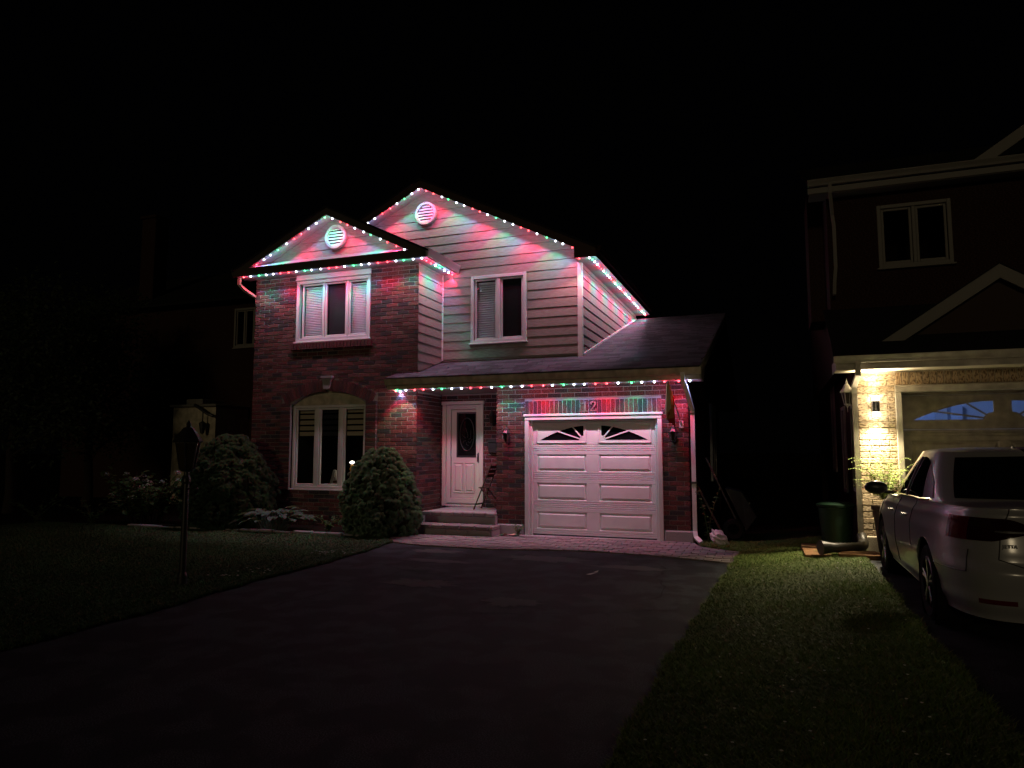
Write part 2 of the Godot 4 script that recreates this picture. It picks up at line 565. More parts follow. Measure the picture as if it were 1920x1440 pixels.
func make_ground() -> void:
	var g := MB.new()
	g.quad(Vector3(-300, -0.03, 60), Vector3(300, -0.03, 60), Vector3(300, -0.03, -400), Vector3(-300, -0.03, -400))
	var gr := build("ground", g, M.soil, self)
	ground_kind(gr, "dark bare earth running on behind the houses and lawns", "ground")
	var drive := PackedVector2Array([Vector2(-6.6, -11.3), Vector2(-0.45, -11.3), Vector2(-0.5, -10.0), Vector2(-0.7, 14), Vector2(-6.3, 14), Vector2(-6.1, -6)])
	var d := build("driveway", sheet(drive, 0.0), M.asphalt, self)
	ground_kind(d, "worn black asphalt driveway leading up to the garage door", "driveway")
	# pale worn patches of older asphalt, irregular thin sheets
	for q in [[-2.72, -7.25, 0.3, 0.2, 3], [-3.3, -10.25, 0.62, 0.27, 5], [-4.7, -9.5, 0.5, 0.13, 8], [-5.2, -10.4, 0.4, 0.2, 11], [-1.9, -9.9, 0.5, 0.16, 14], [-4.1, -7.9, 0.45, 0.22, 17]]:
		var poly := PackedVector2Array()
		var f := FastNoiseLite.new()
		f.seed = q[4]
		f.frequency = 0.6
		for k in 90:
			var a := TAU * k / 90.0
			var r := 1.0 + 0.55 * f.get_noise_2d(cos(a) * 3.0, sin(a) * 3.0) + 0.25 * f.get_noise_2d(cos(a) * 17.0, sin(a) * 17.0)
			poly.append(Vector2(q[0] + cos(a) * q[2] * r, q[1] + sin(a) * q[3] * r))
		build("patch", sheet(poly, 0.004), M.patch, d)
	# cracks that wander through the asphalt
	rng.seed = 66
	for c in [[-5.6, -9.0, -3.2, -8.1], [-3.4, -6.4, -1.2, -7.6], [-5.0, -6.2, -4.6, -9.1], [-1.6, -10.2, -1.3, -7.9]]:
		var cm := MB.new()
		var n := 26
		var last := Vector3.ZERO
		var wob := Vector2.ZERO
		for i in n + 1:
			var q := i / float(n)
			wob += Vector2(rng.randf_range(-0.05, 0.05), rng.randf_range(-0.05, 0.05))
			var p := Vector3(lerpf(c[0], c[2], q) + wob.x, 0.003, lerpf(c[1], c[3], q) + wob.y)
			if i > 0:
				var sd := (p - last).cross(Vector3.UP).normalized() * rng.randf_range(0.003, 0.009)
				cm.quad(last - sd, last + sd, p + sd, p - sd)
			last = p
		build("crack", cm, M.dark, d)
	var d2 := build("neighbour_driveway", sheet(PackedVector2Array([Vector2(1.1, -10.9), Vector2(1.72, -11.5), Vector2(4.6, -11.5), Vector2(5.2, 10), Vector2(1.12, 10)]), 0.002), M.asphalt, self)
	ground_kind(d2, "dark asphalt driveway under the white car", "driveway")
	var l1 := build("lawn", sheet(ragged(lawn_left, 2), 0.012), M.turf, self)
	ground_kind(l1, "short dark lawn left of the driveway round the lamp post", "lawn")
	var l2 := build("lawn", sheet(ragged(lawn_right, 3), 0.012), M.turf, self)
	ground_kind(l2, "strip of warm lit lawn between the driveway and the white car", "lawn")
	lawn_left = ragged(lawn_left, 2)
	lawn_right = ragged(lawn_right, 3)
	grass_patch("grass", lawn_left, 0.012, 900.0, 0.04, Vector2(-15.5, -11.6), Vector2(-5.9, -4.0), "short grass blades of the lawn left of the driveway", Color(0.06, 0.13, 0.05), Color(0.10, 0.16, 0.065))
	grass_patch("grass", lawn_right, 0.012, 2000.0, 0.05, Vector2(-1.2, -13.0), Vector2(1.25, -3.6), "shaggy grass blades of the lit strip beside the white car", Color(0.10, 0.165, 0.035), Color(0.19, 0.23, 0.065))  # blades brightened in colour to stand in for lamplight on this strip
	# garden bed along the bay and the left
	var bed := PackedVector2Array([Vector2(-6.85, -12.85), Vector2(-6.85, -11.55), Vector2(-8.9, -11.45), Vector2(-13, -11.3), Vector2(-26, -10.8), Vector2(-26, -14.5), Vector2(-11.1, -14.5), Vector2(-11.1, -12.85)])
	var b := build("garden_bed", sheet(bed, 0.02), M.soil, self)
	ground_kind(b, "dark earth bed below the bay windows and shrubs", "garden bed")
	# apron of pavers, each one a piece
	var bs := build("paved_apron", sheet(apron, 0.006), M.joint_sand, self)
	ground_kind(bs, "band of brown concrete pavers in front of the garage and steps", "paving")
	var row := 0
	var z := -12.82
	while z < -10.6:
		var x := -6.9 + (0.125 if row % 2 == 1 else 0.0)
		while x < -0.4:
			for q in Geometry2D.intersect_polygons(rect(x + 0.006, z + 0.008, x + 0.243, z + 0.162), apron):
				var area := 0.0
				for k in q.size(): area += q[k].cross(q[(k + 1) % q.size()])
				if absf(area) < 0.006: continue
				var mb := MB.new()
				mb.slab(q, -0.012, 0.022 + rng.randf_range(-0.003, 0.004))
				build("paver", mb, M.pavers[rng.randi() % 4], bs)
			x += 0.25
		z += 0.172
		row += 1

# ---------------------------------------------------------------- walls
var single_left := 296
var loose_x: Array = []
var loose_c: Array = []
var brick_mesh: ArrayMesh

func make_brick_mesh() -> void:
	# unit brick: front at z = 0, back at z = -1, chamfered front edges
	var mb := MB.new()
	var b := 0.025
	var by := 0.07
	var f := [Vector3(-0.5 + b, -0.5 + by, 0), Vector3(0.5 - b, -0.5 + by, 0), Vector3(0.5 - b, 0.5 - by, 0), Vector3(-0.5 + b, 0.5 - by, 0)]
	var m := [Vector3(-0.5, -0.5, -0.16), Vector3(0.5, -0.5, -0.16), Vector3(0.5, 0.5, -0.16), Vector3(-0.5, 0.5, -0.16)]
	var k := [Vector3(-0.5, -0.5, -1), Vector3(0.5, -0.5, -1), Vector3(0.5, 0.5, -1), Vector3(-0.5, 0.5, -1)]
	mb.quad(f[0], f[1], f[2], f[3])
	for i in 4:
		var j := (i + 1) % 4
		mb.quad(m[i], m[j], f[j], f[i])
		mb.quad(k[i], k[j], m[j], m[i])
	brick_mesh = mb.mesh()

func lay_brick(wall: Node, frame: Transform3D, x0: float, x1: float, y0: float, y1: float, single: bool, mats: Array) -> void:
	if x1 - x0 < 0.025 or y1 - y0 < 0.02: return
	var out := rng.randf_range(-0.002, 0.002)
	var t := frame * Transform3D(Basis(Vector3(x1 - x0, 0, 0), Vector3(0, y1 - y0, 0), Vector3(0, 0, 0.04)), Vector3((x0 + x1) * 0.5, (y0 + y1) * 0.5, out))
	var pick := [0, 0, 1, 1, 2, 3, 3, 5, 4, 4][rng.randi() % 10] as int
	if mats.size() == 4: pick = rng.randi() % 4
	if single:
		inst("brick", brick_mesh, mats[pick], wall, t)
	else:
		loose_x.append(t)
		var b: Vector3 = M.brick_rgb[pick]
		b *= rng.randf_range(0.85, 1.15)
		loose_c.append(Color(b.x, b.y, b.z))

# holes: each an Array of Callables giving Vector2(x0, x1) blocked at height y, or Vector2.ZERO
func brickwork(wall: Node, frame: Transform3D, x0: float, x1: float, y0: float, y1: float, holes: Array, single_if: Callable, mats: Array) -> void:
	var row := 0
	var y := y0
	var len := 0.267
	while y < y1 - 0.03:
		var top := minf(y + BRICK_H, y1)
		var gaps: Array = []
		for h in holes:
			var g: Vector2 = h.call(y + BRICK_H * 0.5)
			if g != Vector2.ZERO: gaps.append(g)
		var x := x0 - (len * 0.5 if row % 2 == 1 else 0.0)
		while x < x1:
			var spans: Array = [Vector2(maxf(x, x0), minf(x + len - 0.01, x1))]
			for g in gaps:
				var nxt: Array = []
				for s in spans:
					if g.y <= s.x or g.x >= s.y: nxt.append(s)
					else:
						if g.x > s.x: nxt.append(Vector2(s.x, g.x))
						if g.y < s.y: nxt.append(Vector2(g.y, s.y))
				spans = nxt
			for s in spans:
				var one: bool = single_left > 0 and single_if.call((s.x + s.y) * 0.5, y)
				if one and s.y - s.x >= 0.025: single_left -= 1
				lay_brick(wall, frame, s.x, s.y, y + 0.0, top - 0.0105, one, mats)
			x += len
		y += BRICK_H
		row += 1

func hole_rect(x0: float, x1: float, y0: float, y1: float) -> Callable:
	return func(y: float) -> Vector2: return Vector2(x0, x1) if y > y0 and y < y1 else Vector2.ZERO

func slab_wall(called: String, frame: Transform3D, pieces: Array, thick: float, m: Material, parent: Node) -> MeshInstance3D:
	var mb := MB.new()
	mb.xf = frame
	for p in pieces: mb.prism(p, -thick, -0.009)
	return build(called, mb, m, parent)

func boards(wall: Node, frame: Transform3D, region: PackedVector2Array, cuts: Array, y0: float, y1: float, expo := 0.203) -> void:
	var lo := region[0].x
	var hi := region[0].x
	for p in region:
		lo = minf(lo, p.x); hi = maxf(hi, p.x)
	var y := y0
	while y < y1:
		for q in Geometry2D.intersect_polygons(rect(lo - 0.1, y, hi + 0.1, y + expo), region):
			var list: Array = [q]
			for cut in cuts:
				var nxt: Array = []
				for r in list:
					for s in Geometry2D.clip_polygons(r, cut): nxt.append(s)
				list = nxt
			for r in list:
				var xa: float = r[0].x
				var xb: float = r[0].x
				for p in r:
					xa = minf(xa, p.x); xb = maxf(xb, p.x)
				var parts: Array = [r]
				if xb - xa > 2.2:
					# long runs are pieced together with a tight butt joint
					var cut := rng.randf_range(xa + 0.7, xb - 0.7)
					parts = Geometry2D.intersect_polygons(r, rect(xa - 1, y - 1, cut - 0.0015, y + 2))
					parts.append_array(Geometry2D.intersect_polygons(r, rect(cut + 0.0015, y - 1, xb + 1, y + 2)))
				for q2 in parts:
					var mb := MB.new()
					mb.xf = frame
					mb.prism(q2, -0.012, 0.018 + rng.randf_range(-0.001, 0.001), -0.013 / expo, y)
					build("siding_board", mb, M.sidings[rng.randi() % 4], wall)
		y += expo

# ---------------------------------------------------------------- windows
func blind_part(parent: Node, x0: float, x1: float, y0: float, y1: float, z: float, pitch: float, m: Material) -> void:
	var mb := MB.new()
	var y := y1
	while y > y0:
		mb.obox(Vector3((x0 + x1) * 0.5, y, z), Vector3(x1 - x0, 0.0022, pitch * 1.05), Basis(Vector3.RIGHT, 1.12))
		y -= pitch
	for x in [x0 + 0.08, x1 - 0.08]:
		mb.box(Vector3(x - 0.0015, y0, z + 0.014), Vector3(x + 0.0015, y1, z + 0.016))
	mb.box(Vector3(x0, y1, z - 0.02), Vector3(x1, y1 + 0.035, z + 0.02))
	mb.box(Vector3(x0, y0 - 0.02, z - 0.014), Vector3(x1, y0, z + 0.014))
	build("blind", mb, m, parent).set_meta("kind", "stuff")

func room_part(parent: Node, x0: float, x1: float, y0: float, y1: float, z: float, depth: float) -> void:
	var mb := MB.new()
	var a := Vector3(x0 - 0.3, y0 - 0.3, z - depth)
	var b := Vector3(x1 + 0.3, y1 + 0.3, z)
	mb.box(Vector3(a.x, a.y, a.z - 0.02), Vector3(b.x, b.y, a.z))
	mb.box(Vector3(a.x - 0.02, a.y, a.z), Vector3(a.x, b.y, b.z))
	mb.box(Vector3(b.x, a.y, a.z), Vector3(b.x + 0.02, b.y, b.z))
	mb.box(Vector3(a.x, a.y - 0.02, a.z), Vector3(b.x, a.y, b.z))
	mb.box(Vector3(a.x, b.y, a.z), Vector3(b.x, b.y + 0.02, b.z))
	# the inside of the outer wall round the opening
	mb.box(Vector3(a.x, a.y, z - 0.02), Vector3(x0, b.y, z))
	mb.box(Vector3(x1, a.y, z - 0.02), Vector3(b.x, b.y, z))
	mb.box(Vector3(x0, a.y, z - 0.02), Vector3(x1, y0, z))
	mb.box(Vector3(x0, y1, z - 0.02), Vector3(x1, b.y, z))
	build("room", mb, M.room, parent)

func window_part(parent: Node, x0: float, x1: float, y0: float, y1: float, z: float, edge: float, sashes: Array, m: Material, proud := 0.03) -> MeshInstance3D:
	# the window: casing and posts between the sashes; children: sash, pane
	var mb := MB.new()
	mb.box(Vector3(x0, y0, z - 0.06), Vector3(x0 + edge, y1, z + proud), 0.006)
	mb.box(Vector3(x1 - edge, y0, z - 0.06), Vector3(x1, y1, z + proud), 0.006)
	mb.box(Vector3(x0 + edge, y1 - edge, z - 0.06), Vector3(x1 - edge, y1, z + proud - 0.003), 0.006)
	mb.box(Vector3(x0 + edge, y0, z - 0.06), Vector3(x1 - edge, y0 + edge, z + proud - 0.003), 0.006)
	for k in sashes.size() - 1:
		mb.box(Vector3(sashes[k].y + 0.004, y0 + edge, z - 0.06), Vector3(sashes[k + 1].x - 0.004, y1 - edge, z + proud - 0.012), 0.006)
	mb.box(Vector3(x0 - 0.03, y0 - 0.03, z - 0.05), Vector3(x1 + 0.03, y0 - 0.001, z + proud + 0.03), 0.006)
	var w := build("window", mb, m, parent)
	for s in sashes:
		var f := MB.new()
		var e := 0.038
		var a := Vector3(s.x, y0 + edge + 0.004, z - 0.045)
		var b := Vector3(s.y, y1 - edge - 0.004, z + 0.004)
		f.box(a, Vector3(a.x + e, b.y, b.z), 0.006)
		f.box(Vector3(b.x - e, a.y, a.z), b, 0.006)
		f.box(Vector3(a.x + e, a.y, a.z), Vector3(b.x - e, a.y + e * 1.2, b.z - 0.003), 0.006)
		f.box(Vector3(a.x + e, b.y - e, a.z), Vector3(b.x - e, b.y, b.z - 0.003), 0.006)
		build("sash", f, m, w)
		var g := MB.new()
		g.quad(Vector3(a.x + e - 0.004, a.y + e, z - 0.02), Vector3(b.x - e + 0.004, a.y + e, z - 0.02), Vector3(b.x - e + 0.004, b.y - e + 0.004, z - 0.02), Vector3(a.x + e - 0.004, b.y - e + 0.004, z - 0.02))
		build("pane", g, M.glass, w)
	return w

func vent_part(parent: Node, cx: float, cy: float, z: float, r: float) -> void:
	var mb := MB.new()
	mb.xf = Transform3D(Basis(Vector3(1, 0, 0), Vector3(0, 0, 1), Vector3(0, -1, 0)), Vector3(cx, cy, z))
	mb.lathe([Vector2(r, 0.0), Vector2(r, 0.05), Vector2(r - 0.015, 0.065), Vector2(r - 0.06, 0.065), Vector2(r - 0.075, 0.05), Vector2(r - 0.075, 0.0)], 40)
	var v := build("gable_vent", mb, M.vinyl, parent)
	var back := MB.new()
	back.xf = mb.xf
	back.lathe([Vector2(r - 0.06, 0.012), Vector2(0, 0.012)], 32)
	build("vent_backing", back, M.black, v)
	var ri := r - 0.072
	var n := 6
	for k in n:
		var y := -ri + (k + 0.5) * 2.0 * ri / n
		var w := sqrt(maxf(ri * ri - y * y, 0.0))
		var sl := MB.new()
		sl.obox(Vector3(cx, cy + y, z + 0.035), Vector3(2 * w, 2.0 * ri / n * 0.82, 0.006), Basis(Vector3.RIGHT, -0.45), 0.0)
		build("slat", sl, M.vinyl, v)

# rake board and soffit of a gable: outer line apex, ends; ym vertical thickness
func gable_trim(parent: Node, cx: float, ya: float, half: float, m: float, z: float, thick: float, zwall: float, fmat: Material, inner_half: float) -> void:
	for s in [-1.0, 1.0]:
		var mb := MB.new()
		var e := half
		var p := PackedVector2Array([Vector2(cx, ya), Vector2(cx, ya - thick), Vector2(cx + s * inner_half, ya - thick - m * inner_half), Vector2(cx + s * e, ya - m * e - thick * 0.86), Vector2(cx + s * e, ya - m * e)])
		mb.prism(p, z - 0.03, z)
		build("rake_board", mb, fmat, parent)
		# sloped soffit panels behind the rake board
		var L := inner_half * 1.02
		var n := int(round(L / 0.3))
		for k in n:
			var a: float = s * L * k / n
			var b: float = s * L * (k + 1) / n
			var lo := minf(a, b) + 0.003
			var hi := maxf(a, b) - 0.003
			var q := MB.new()
			var ylo := ya - thick + 0.05 - m * absf(lo)
			var yhi := ya - thick + 0.05 - m * absf(hi)
			var t := 0.012
			var A := Vector3(cx + lo, ylo, z - 0.031)
			var B := Vector3(cx + hi, yhi, z - 0.031)
			var C := Vector3(cx + hi, yhi, zwall - 0.02)
			var D := Vector3(cx + lo, ylo, zwall - 0.02)
			var up := Vector3(0, t, 0)
			q.quad(A, D, C, B)
			q.quad(A + up, B + up, C + up, D + up)
			q.quad(A, B, B + up, A + up)
			q.quad(B, C, C + up, B + up)
			q.quad(C, D, D + up, C + up)
			q.quad(D, A, A + up, D + up)
			build("soffit_panel", q, M.soffit, parent)

func roof_slab(parent: Node, a: Vector3, b: Vector3, c: Vector3, d: Vector3, t: float) -> MeshInstance3D:
	# a, b along the eave, c, d along the ridge; t thick downwards
	var mb := MB.new()
	var dn := Vector3(0, -t, 0)
	mb.quad(a, b, c, d)
	mb.quad(d + dn, c + dn, b + dn, a + dn)
	mb.quad(a + dn, b + dn, b, a)
	mb.quad(b + dn, c + dn, c, b)
	mb.quad(c + dn, d + dn, d, c)
	mb.quad(d + dn, a + dn, a, d)
	return build("roof", mb, M.roof, parent)

func gutter_mesh(a: Vector3, b: Vector3, out: Vector3, h: float, d: float) -> MB:
	# K-shaped gutter from a to b (top back edge), out = outward
	var mb := MB.new()
	var prof := [Vector2(0, 0), Vector2(0, -h), Vector2(d * 0.62, -h), Vector2(d * 0.72, -h * 0.6), Vector2(d * 0.94, -h * 0.22), Vector2(d, -h * 0.1), Vector2(d, 0), Vector2(d - 0.012, 0), Vector2(d - 0.012, -h * 0.12), Vector2(0.01, -h * 0.3)]
	for i in prof.size():
		var p: Vector2 = prof[i]
		var q: Vector2 = prof[(i + 1) % prof.size()]
		mb.quad(a + out * p.x + Vector3(0, p.y, 0), a + out * q.x + Vector3(0, q.y, 0), b + out * q.x + Vector3(0, q.y, 0), b + out * p.x + Vector3(0, p.y, 0))
	for e in [a, b]:
		var cp: Array = []
		for i in 7: cp.append(e + out * prof[i].x + Vector3(0, prof[i].y, 0))
		for i in range(1, 6): mb.tri(cp[0], cp[i], cp[i + 1])
	return mb

# ---------------------------------------------------------------- the house
const CX_S := -8.95   # small gable
const CX_M := -7.28   # main gable
const PITCH := 0.487
const ROOF_S := 0.30

func garage_roof_y(z: float) -> float:
	return 3.10 + ROOF_S * (-12.38 - z)

func make_house() -> void:
	make_brick_mesh()
	var h := thing("brick_house", "two storey brick and pale siding house with two lit gables and a single garage", "house", Vector3.ZERO)
	var ff := face_front(ZF)
	var never := func(_x: float, _y: float) -> bool: return false
	# ---- bay, front face
	var arch_out := func(y: float) -> Vector2:
		if y < 0.74 or y > 3.17: return Vector2.ZERO
		if y < 2.85: return Vector2(-10.27, -7.81)
		var w := sqrt(maxf(2.45 * 2.45 - pow(y - 0.72, 2), 0.0))
		return Vector2(-9.04 - minf(w, 1.23), -9.04 + minf(w, 1.23))
	var win_hole := hole_rect(-9.97, -8.03, 4.02, 5.6)
	var pc: Array = []
	for half in [[-11.07, -9.0], [-9.0, -6.91]]:
		var r := rect(half[0], 0, half[1], 5.6)
		var list: Array = [r]
		for cut in [rect(-9.97, 4.02, -8.03, 5.7), rect(-10.0, 0.8, -8.08, 2.95)]:
			var nxt: Array = []
			for q in list: for s in Geometry2D.clip_polygons(q, cut): nxt.append(s)
			list = nxt
		pc.append_array(list)
	var bay := slab_wall("brick_wall", ff, pc, 0.18, M.mortar, h)
	var porch_corner := func(x: float, y: float) -> bool: return x > -7.8 and y > 1.55 and y < 2.72
	brickwork(bay, ff, -11.1, -6.88, 0.0, 5.58, [arch_out, win_hole], porch_corner, M.bricks)
	# brick sill under the upper window
	var sill := MB.new()
	for k in 24:
		var x := -10.06 + k * 0.0875
		sill.box(Vector3(x, 3.86, ZF - 0.05), Vector3(x + 0.078, 4.005, ZF + 0.045), 0.005)
	build("brick_sill", sill, M.bricks[1], h)
	# arch surround: proud brick ring and jambs, keystone
	var ring := build("arch_surround", arch_backing(), M.mortar, h)
	var cy_o := 0.72
	for k in 27:
		if k == 13: continue
		var a0 := 1.0543 + (PI - 2.0 * 1.0543) * (k + 0.06) / 27.0
		var a1 := 1.0543 + (PI - 2.0 * 1.0543) * (k + 0.94) / 27.0
		var pts := PackedVector2Array()
		for a in [a0, a1]: pts.append(Vector2(-9.04 + cos(a) * 2.44, cy_o + sin(a) * 2.44))
		for a in [a1, a0]: pts.append(Vector2(-9.04 + cos(a) * 2.19, maxf(cy_o + sin(a) * 2.19, 2.55)))
		var w := MB.new()
		w.xf = face_front(ZF)
		w.prism(pts, 0.0, 0.055)
		build("brick", w, M.bricks[[1, 5, 1, 0][k % 4]], ring)
	var y := 0.78
	var r0 := 0
	while y < 2.6:
		for sx in [[-10.26, -10.005], [-8.075, -7.82]]:
			var w2 := MB.new()
			w2.box(Vector3(sx[0], y, ZF - 0.01), Vector3(sx[1], y + 0.076, ZF + 0.055), 0.005)
			build("brick", w2, M.bricks[[1, 5, 0, 4][(r0 * 3 + int(sx[0])) % 4]], ring)
		y += BRICK_H
		r0 += 1
	var ks := MB.new()
	ks.xf = face_front(ZF)
	ks.prism(PackedVector2Array([Vector2(-9.13, 2.96), Vector2(-8.97, 2.96), Vector2(-8.93, 3.2), Vector2(-9.17, 3.2)]), 0.0, 0.085)
	ks.prism(rect(-9.19, 3.2, -8.91, 3.245), 0.0, 0.105)
	build("keystone", ks, M.stone, ring)
	# lower window: arch panel, three sashes
	var lw := window_part(h, -9.985, -8.085, 0.8, 2.62, ZF - 0.06, 0.06, [Vector2(-9.92, -9.4), Vector2(-9.3, -8.78), Vector2(-8.68, -8.15)], M.white, 0.03)
	var ap := MB.new()
	ap.xf = face_front(ZF - 0.06)
	var apts := PackedVector2Array([Vector2(-9.985, 2.625), Vector2(-8.085, 2.625)])
	for k in 21:
		var a := 0.9585 + (PI - 2.0 * 0.9585) * k / 20.0
		apts.append(Vector2(-9.035 + cos(a) * 1.652, 1.30 + sin(a) * 1.652))
	ap.prism(apts, -0.05, 0.0)
	build("arch_panel", ap, M.cream, lw)
	room_part(lw, -9.93, -8.14, 0.85, 2.57, ZF - 0.19, 2.2)
	for si in 3:
		var sx: Vector2 = [Vector2(-9.9, -9.42), Vector2(-9.28, -8.8), Vector2(-8.66, -8.17)][si]
		var zb := MB.new()
		for k in 5:
			var yy := 2.54 - k * 0.125
			zb.box(Vector3(sx.x, yy - 0.088, ZF - 0.16), Vector3(sx.y, yy, ZF - 0.155))
		build("zebra_blind", zb, M.zebra if si != 1 else M.screen, lw).set_meta("kind", "stuff")
	# upper bay window
	var uw := window_part(h, -9.96, -8.04, 4.04, 5.42, ZF - 0.03, 0.075, [Vector2(-9.82, -9.25), Vector2(-9.21, -8.65), Vector2(-8.6, -8.07 - 0.05)], M.vinyl, 0.035)
	var head := MB.new()
	head.box(Vector3(-9.97, 5.424, ZF - 0.1), Vector3(-8.03, 5.555, ZF + 0.012), 0.006)
	head.box(Vector3(-9.985, 5.435, ZF + 0.0125), Vector3(-8.02, 5.465, ZF + 0.03), 0.005)
	build("head_trim", head, M.vinyl, uw)
	room_part(uw, -9.88, -8.12, 4.1, 5.36, ZF - 0.19, 1.6)
	blind_part(uw, -9.78, -9.29, 4.13, 5.25, ZF - 0.1, 0.038, M.blind)
	blind_part(uw, -8.57, -8.15, 4.13, 5.25, ZF - 0.1, 0.038, M.blind)
	blind_part(uw, -9.18, -8.69, 4.13, 5.25, ZF - 0.155, 0.038, M.blind)
	var scr := MB.new()
	scr.box(Vector3(-9.18, 4.12, ZF - 0.075), Vector3(-8.68, 5.33, ZF - 0.072))
	var scm := StandardMaterial3D.new()
	scm.albedo_color = Color(0.05, 0.05, 0.06, 0.55)
	scm.transparency = BaseMaterial3D.TRANSPARENCY_ALPHA
	scm.roughness = 0.9
	M.mesh_screen = scm
	build("insect_screen", scr, scm, uw)
	# ---- bay, right side: brick below the porch roof, boards above
	var fr := face_right(-6.88)
	var side := slab_wall("brick_wall", fr, [rect(12.86, 0, 13.96, 3.2)], 0.16, M.mortar, h)
	brickwork(side, fr, 12.83, 13.96, 0.35, 2.83, [], never, M.bricks)
	var ss := slab_wall("siding_wall", fr, [rect(12.86, 3.0, 13.96, 5.6)], 0.16, M.siding, h)
	boards(ss, fr, PackedVector2Array([Vector2(12.83, garage_roof_y(-12.83) + 0.03), Vector2(13.945, garage_roof_y(-13.945) + 0.03), Vector2(13.945, 5.58), Vector2(12.83, 5.58)]), [], 3.29, 5.6)
	# corner trims
	var tr := MB.new()
	tr.box(Vector3(-6.905, 3.62, ZS - 0.01), Vector3(-6.845, 5.56, ZS + 0.035))
	build("corner_trim", tr, M.white, ss)
	# ---- upper siding wall and main gable
	var fs := face_front(ZS)
	var eave_in := 5.74
	var tri_ := PackedVector2Array([Vector2(-6.88, 3.45), Vector2(-3.66, 3.45), Vector2(-3.66, 5.84), Vector2(CX_M, 7.6), Vector2(-9.6, 6.47), Vector2(-9.6, 5.58), Vector2(-6.88, 5.58)])
	var wcut := rect(-6.17, 3.96, -4.86, 5.47)
	var wall_pieces: Array = []
	for half in [rect(-12, 0, -5.5, 9), rect(-5.5, 0, -3, 9)]:
		for q in Geometry2D.intersect_polygons(tri_, half):
			for s in Geometry2D.clip_polygons(q, wcut): wall_pieces.append(s)
	var up := slab_wall("siding_wall", fs, wall_pieces, 0.16, M.siding, h)
	boards(up, fs, PackedVector2Array([Vector2(-6.845, 3.6), Vector2(-3.73, 3.6), Vector2(-3.73, 5.87), Vector2(CX_M, 7.6), Vector2(-9.6, 6.47), Vector2(-9.6, 5.6), Vector2(-6.845, 5.6)]), [wcut], 3.44, 7.6)
	var cp := MB.new()
	cp.box(Vector3(-3.735, 3.56, ZS - 0.05), Vector3(-3.632, 5.555, ZS + 0.03), 0.006)
	build("corner_post", cp, M.white, up)
	var w2 := window_part(h, -6.165, -4.865, 3.965, 5.465, ZS - 0.0, 0.07, [Vector2(-6.08, -5.56), Vector2(-5.47, -4.95)], M.vinyl, 0.045)
	room_part(w2, -6.1, -4.93, 4.03, 5.4, ZS - 0.17, 1.6)
	blind_part(w2, -6.06, -5.58, 4.08, 5.3, ZS - 0.09, 0.05, M.blind)
	var scr2 := MB.new()
	scr2.box(Vector3(-5.44, 4.06, ZS - 0.042), Vector3(-4.98, 5.38, ZS - 0.039))
	build("insect_screen", scr2, scm, w2)
	blind_part(w2, -5.45, -4.97, 4.08, 5.3, ZS - 0.14, 0.05, M.room)
	vent_part(h, -7.30, 7.04, ZS + 0.012, 0.275)
	# ---- right wall of the upper floor
	var fm := face_right(-3.66)
	var rs := slab_wall("siding_wall", fm, [PackedVector2Array([Vector2(13.96, 3.45), Vector2(20.2, 5.3), Vector2(20.2, 5.6), Vector2(13.96, 5.6)])], 0.16, M.siding, h)
	boards(rs, fm, PackedVector2Array([Vector2(14.0, garage_roof_y(-14.0) + 0.02), Vector2(20.15, minf(garage_roof_y(-20.15), 5.55)), Vector2(20.15, 5.57), Vector2(14.0, 5.57)]), [], 3.44, 5.6)
	var fl := MB.new()
	fl.bar(Vector3(-3.63, garage_roof_y(-14.0) + 0.02, -13.98), Vector3(-3.63, garage_roof_y(-20.1) + 0.02, -20.1), 0.02, 0.06)
	build("flashing", fl, M.white, rs)
	# ---- small gable over the bay
	var fb := PackedVector2Array([Vector2(-11.1, 5.6), Vector2(-6.88, 5.6), Vector2(-6.88, 5.75), Vector2(CX_S, 6.76), Vector2(-11.1, 5.75)])
	var gw := slab_wall("siding_wall", ff, [fb], 0.14, M.siding, h)
	boards(gw, ff, PackedVector2Array([Vector2(-11.1, 5.76), Vector2(-6.8, 5.76), Vector2(CX_S, 6.81)]), [], 5.68, 6.8)
	vent_part(h, -8.93, 6.335, ZF + 0.012, 0.275)
	gable_trim(h, CX_S, 6.905, 2.46, PITCH, -12.42, 0.172, ZF, M.fascia, 1.98)
	var zf := -12.42
	# fascia over the bay, ledge roof above it
	var fa := MB.new()
	fa.box(Vector3(CX_S - 2.46, 5.565, zf - 0.03), Vector3(CX_S + 2.46, 5.74, zf - 0.002), 0.004)
	build("fascia", fa, M.fascia, h)
	var lg := MB.new()
	lg.quad(Vector3(-11.05, 5.742, zf - 0.004), Vector3(-6.85, 5.742, zf - 0.004), Vector3(-6.85, 5.925, ZF + 0.022), Vector3(-11.05, 5.925, ZF + 0.022))
	lg.quad(Vector3(-11.05, 5.73, ZF + 0.022), Vector3(-6.85, 5.73, ZF + 0.022), Vector3(-6.85, 5.73, zf - 0.004), Vector3(-11.05, 5.73, zf - 0.004))
	build("ledge", lg, M.ledge, h)
	# soffit under the bay eave
	soffit_run(h, Vector3(CX_S - 2.4, 5.56, zf - 0.03), Vector3(-6.5, 5.56, zf - 0.03), Vector3(0, 0, -0.42))
	soffit_run(h, Vector3(-6.5, 5.56, -12.86), Vector3(-6.5, 5.56, ZS + 0.03), Vector3(-0.4, 0, 0))
	build("gutter", gutter_mesh(Vector3(-6.52, 5.735, zf + 0.0), Vector3(-6.52, 5.735, ZS + 0.03), Vector3(1, 0, 0), 0.165, 0.1), M.vinyl, h)
	build("gutter", gutter_mesh(Vector3(CX_S - 2.44, 5.735, zf + 0.0), Vector3(CX_S - 2.44, 5.735, ZS), Vector3(-1, 0, 0), 0.15, 0.1), M.fascia, h)
	# roof planes
	var ya := 6.93
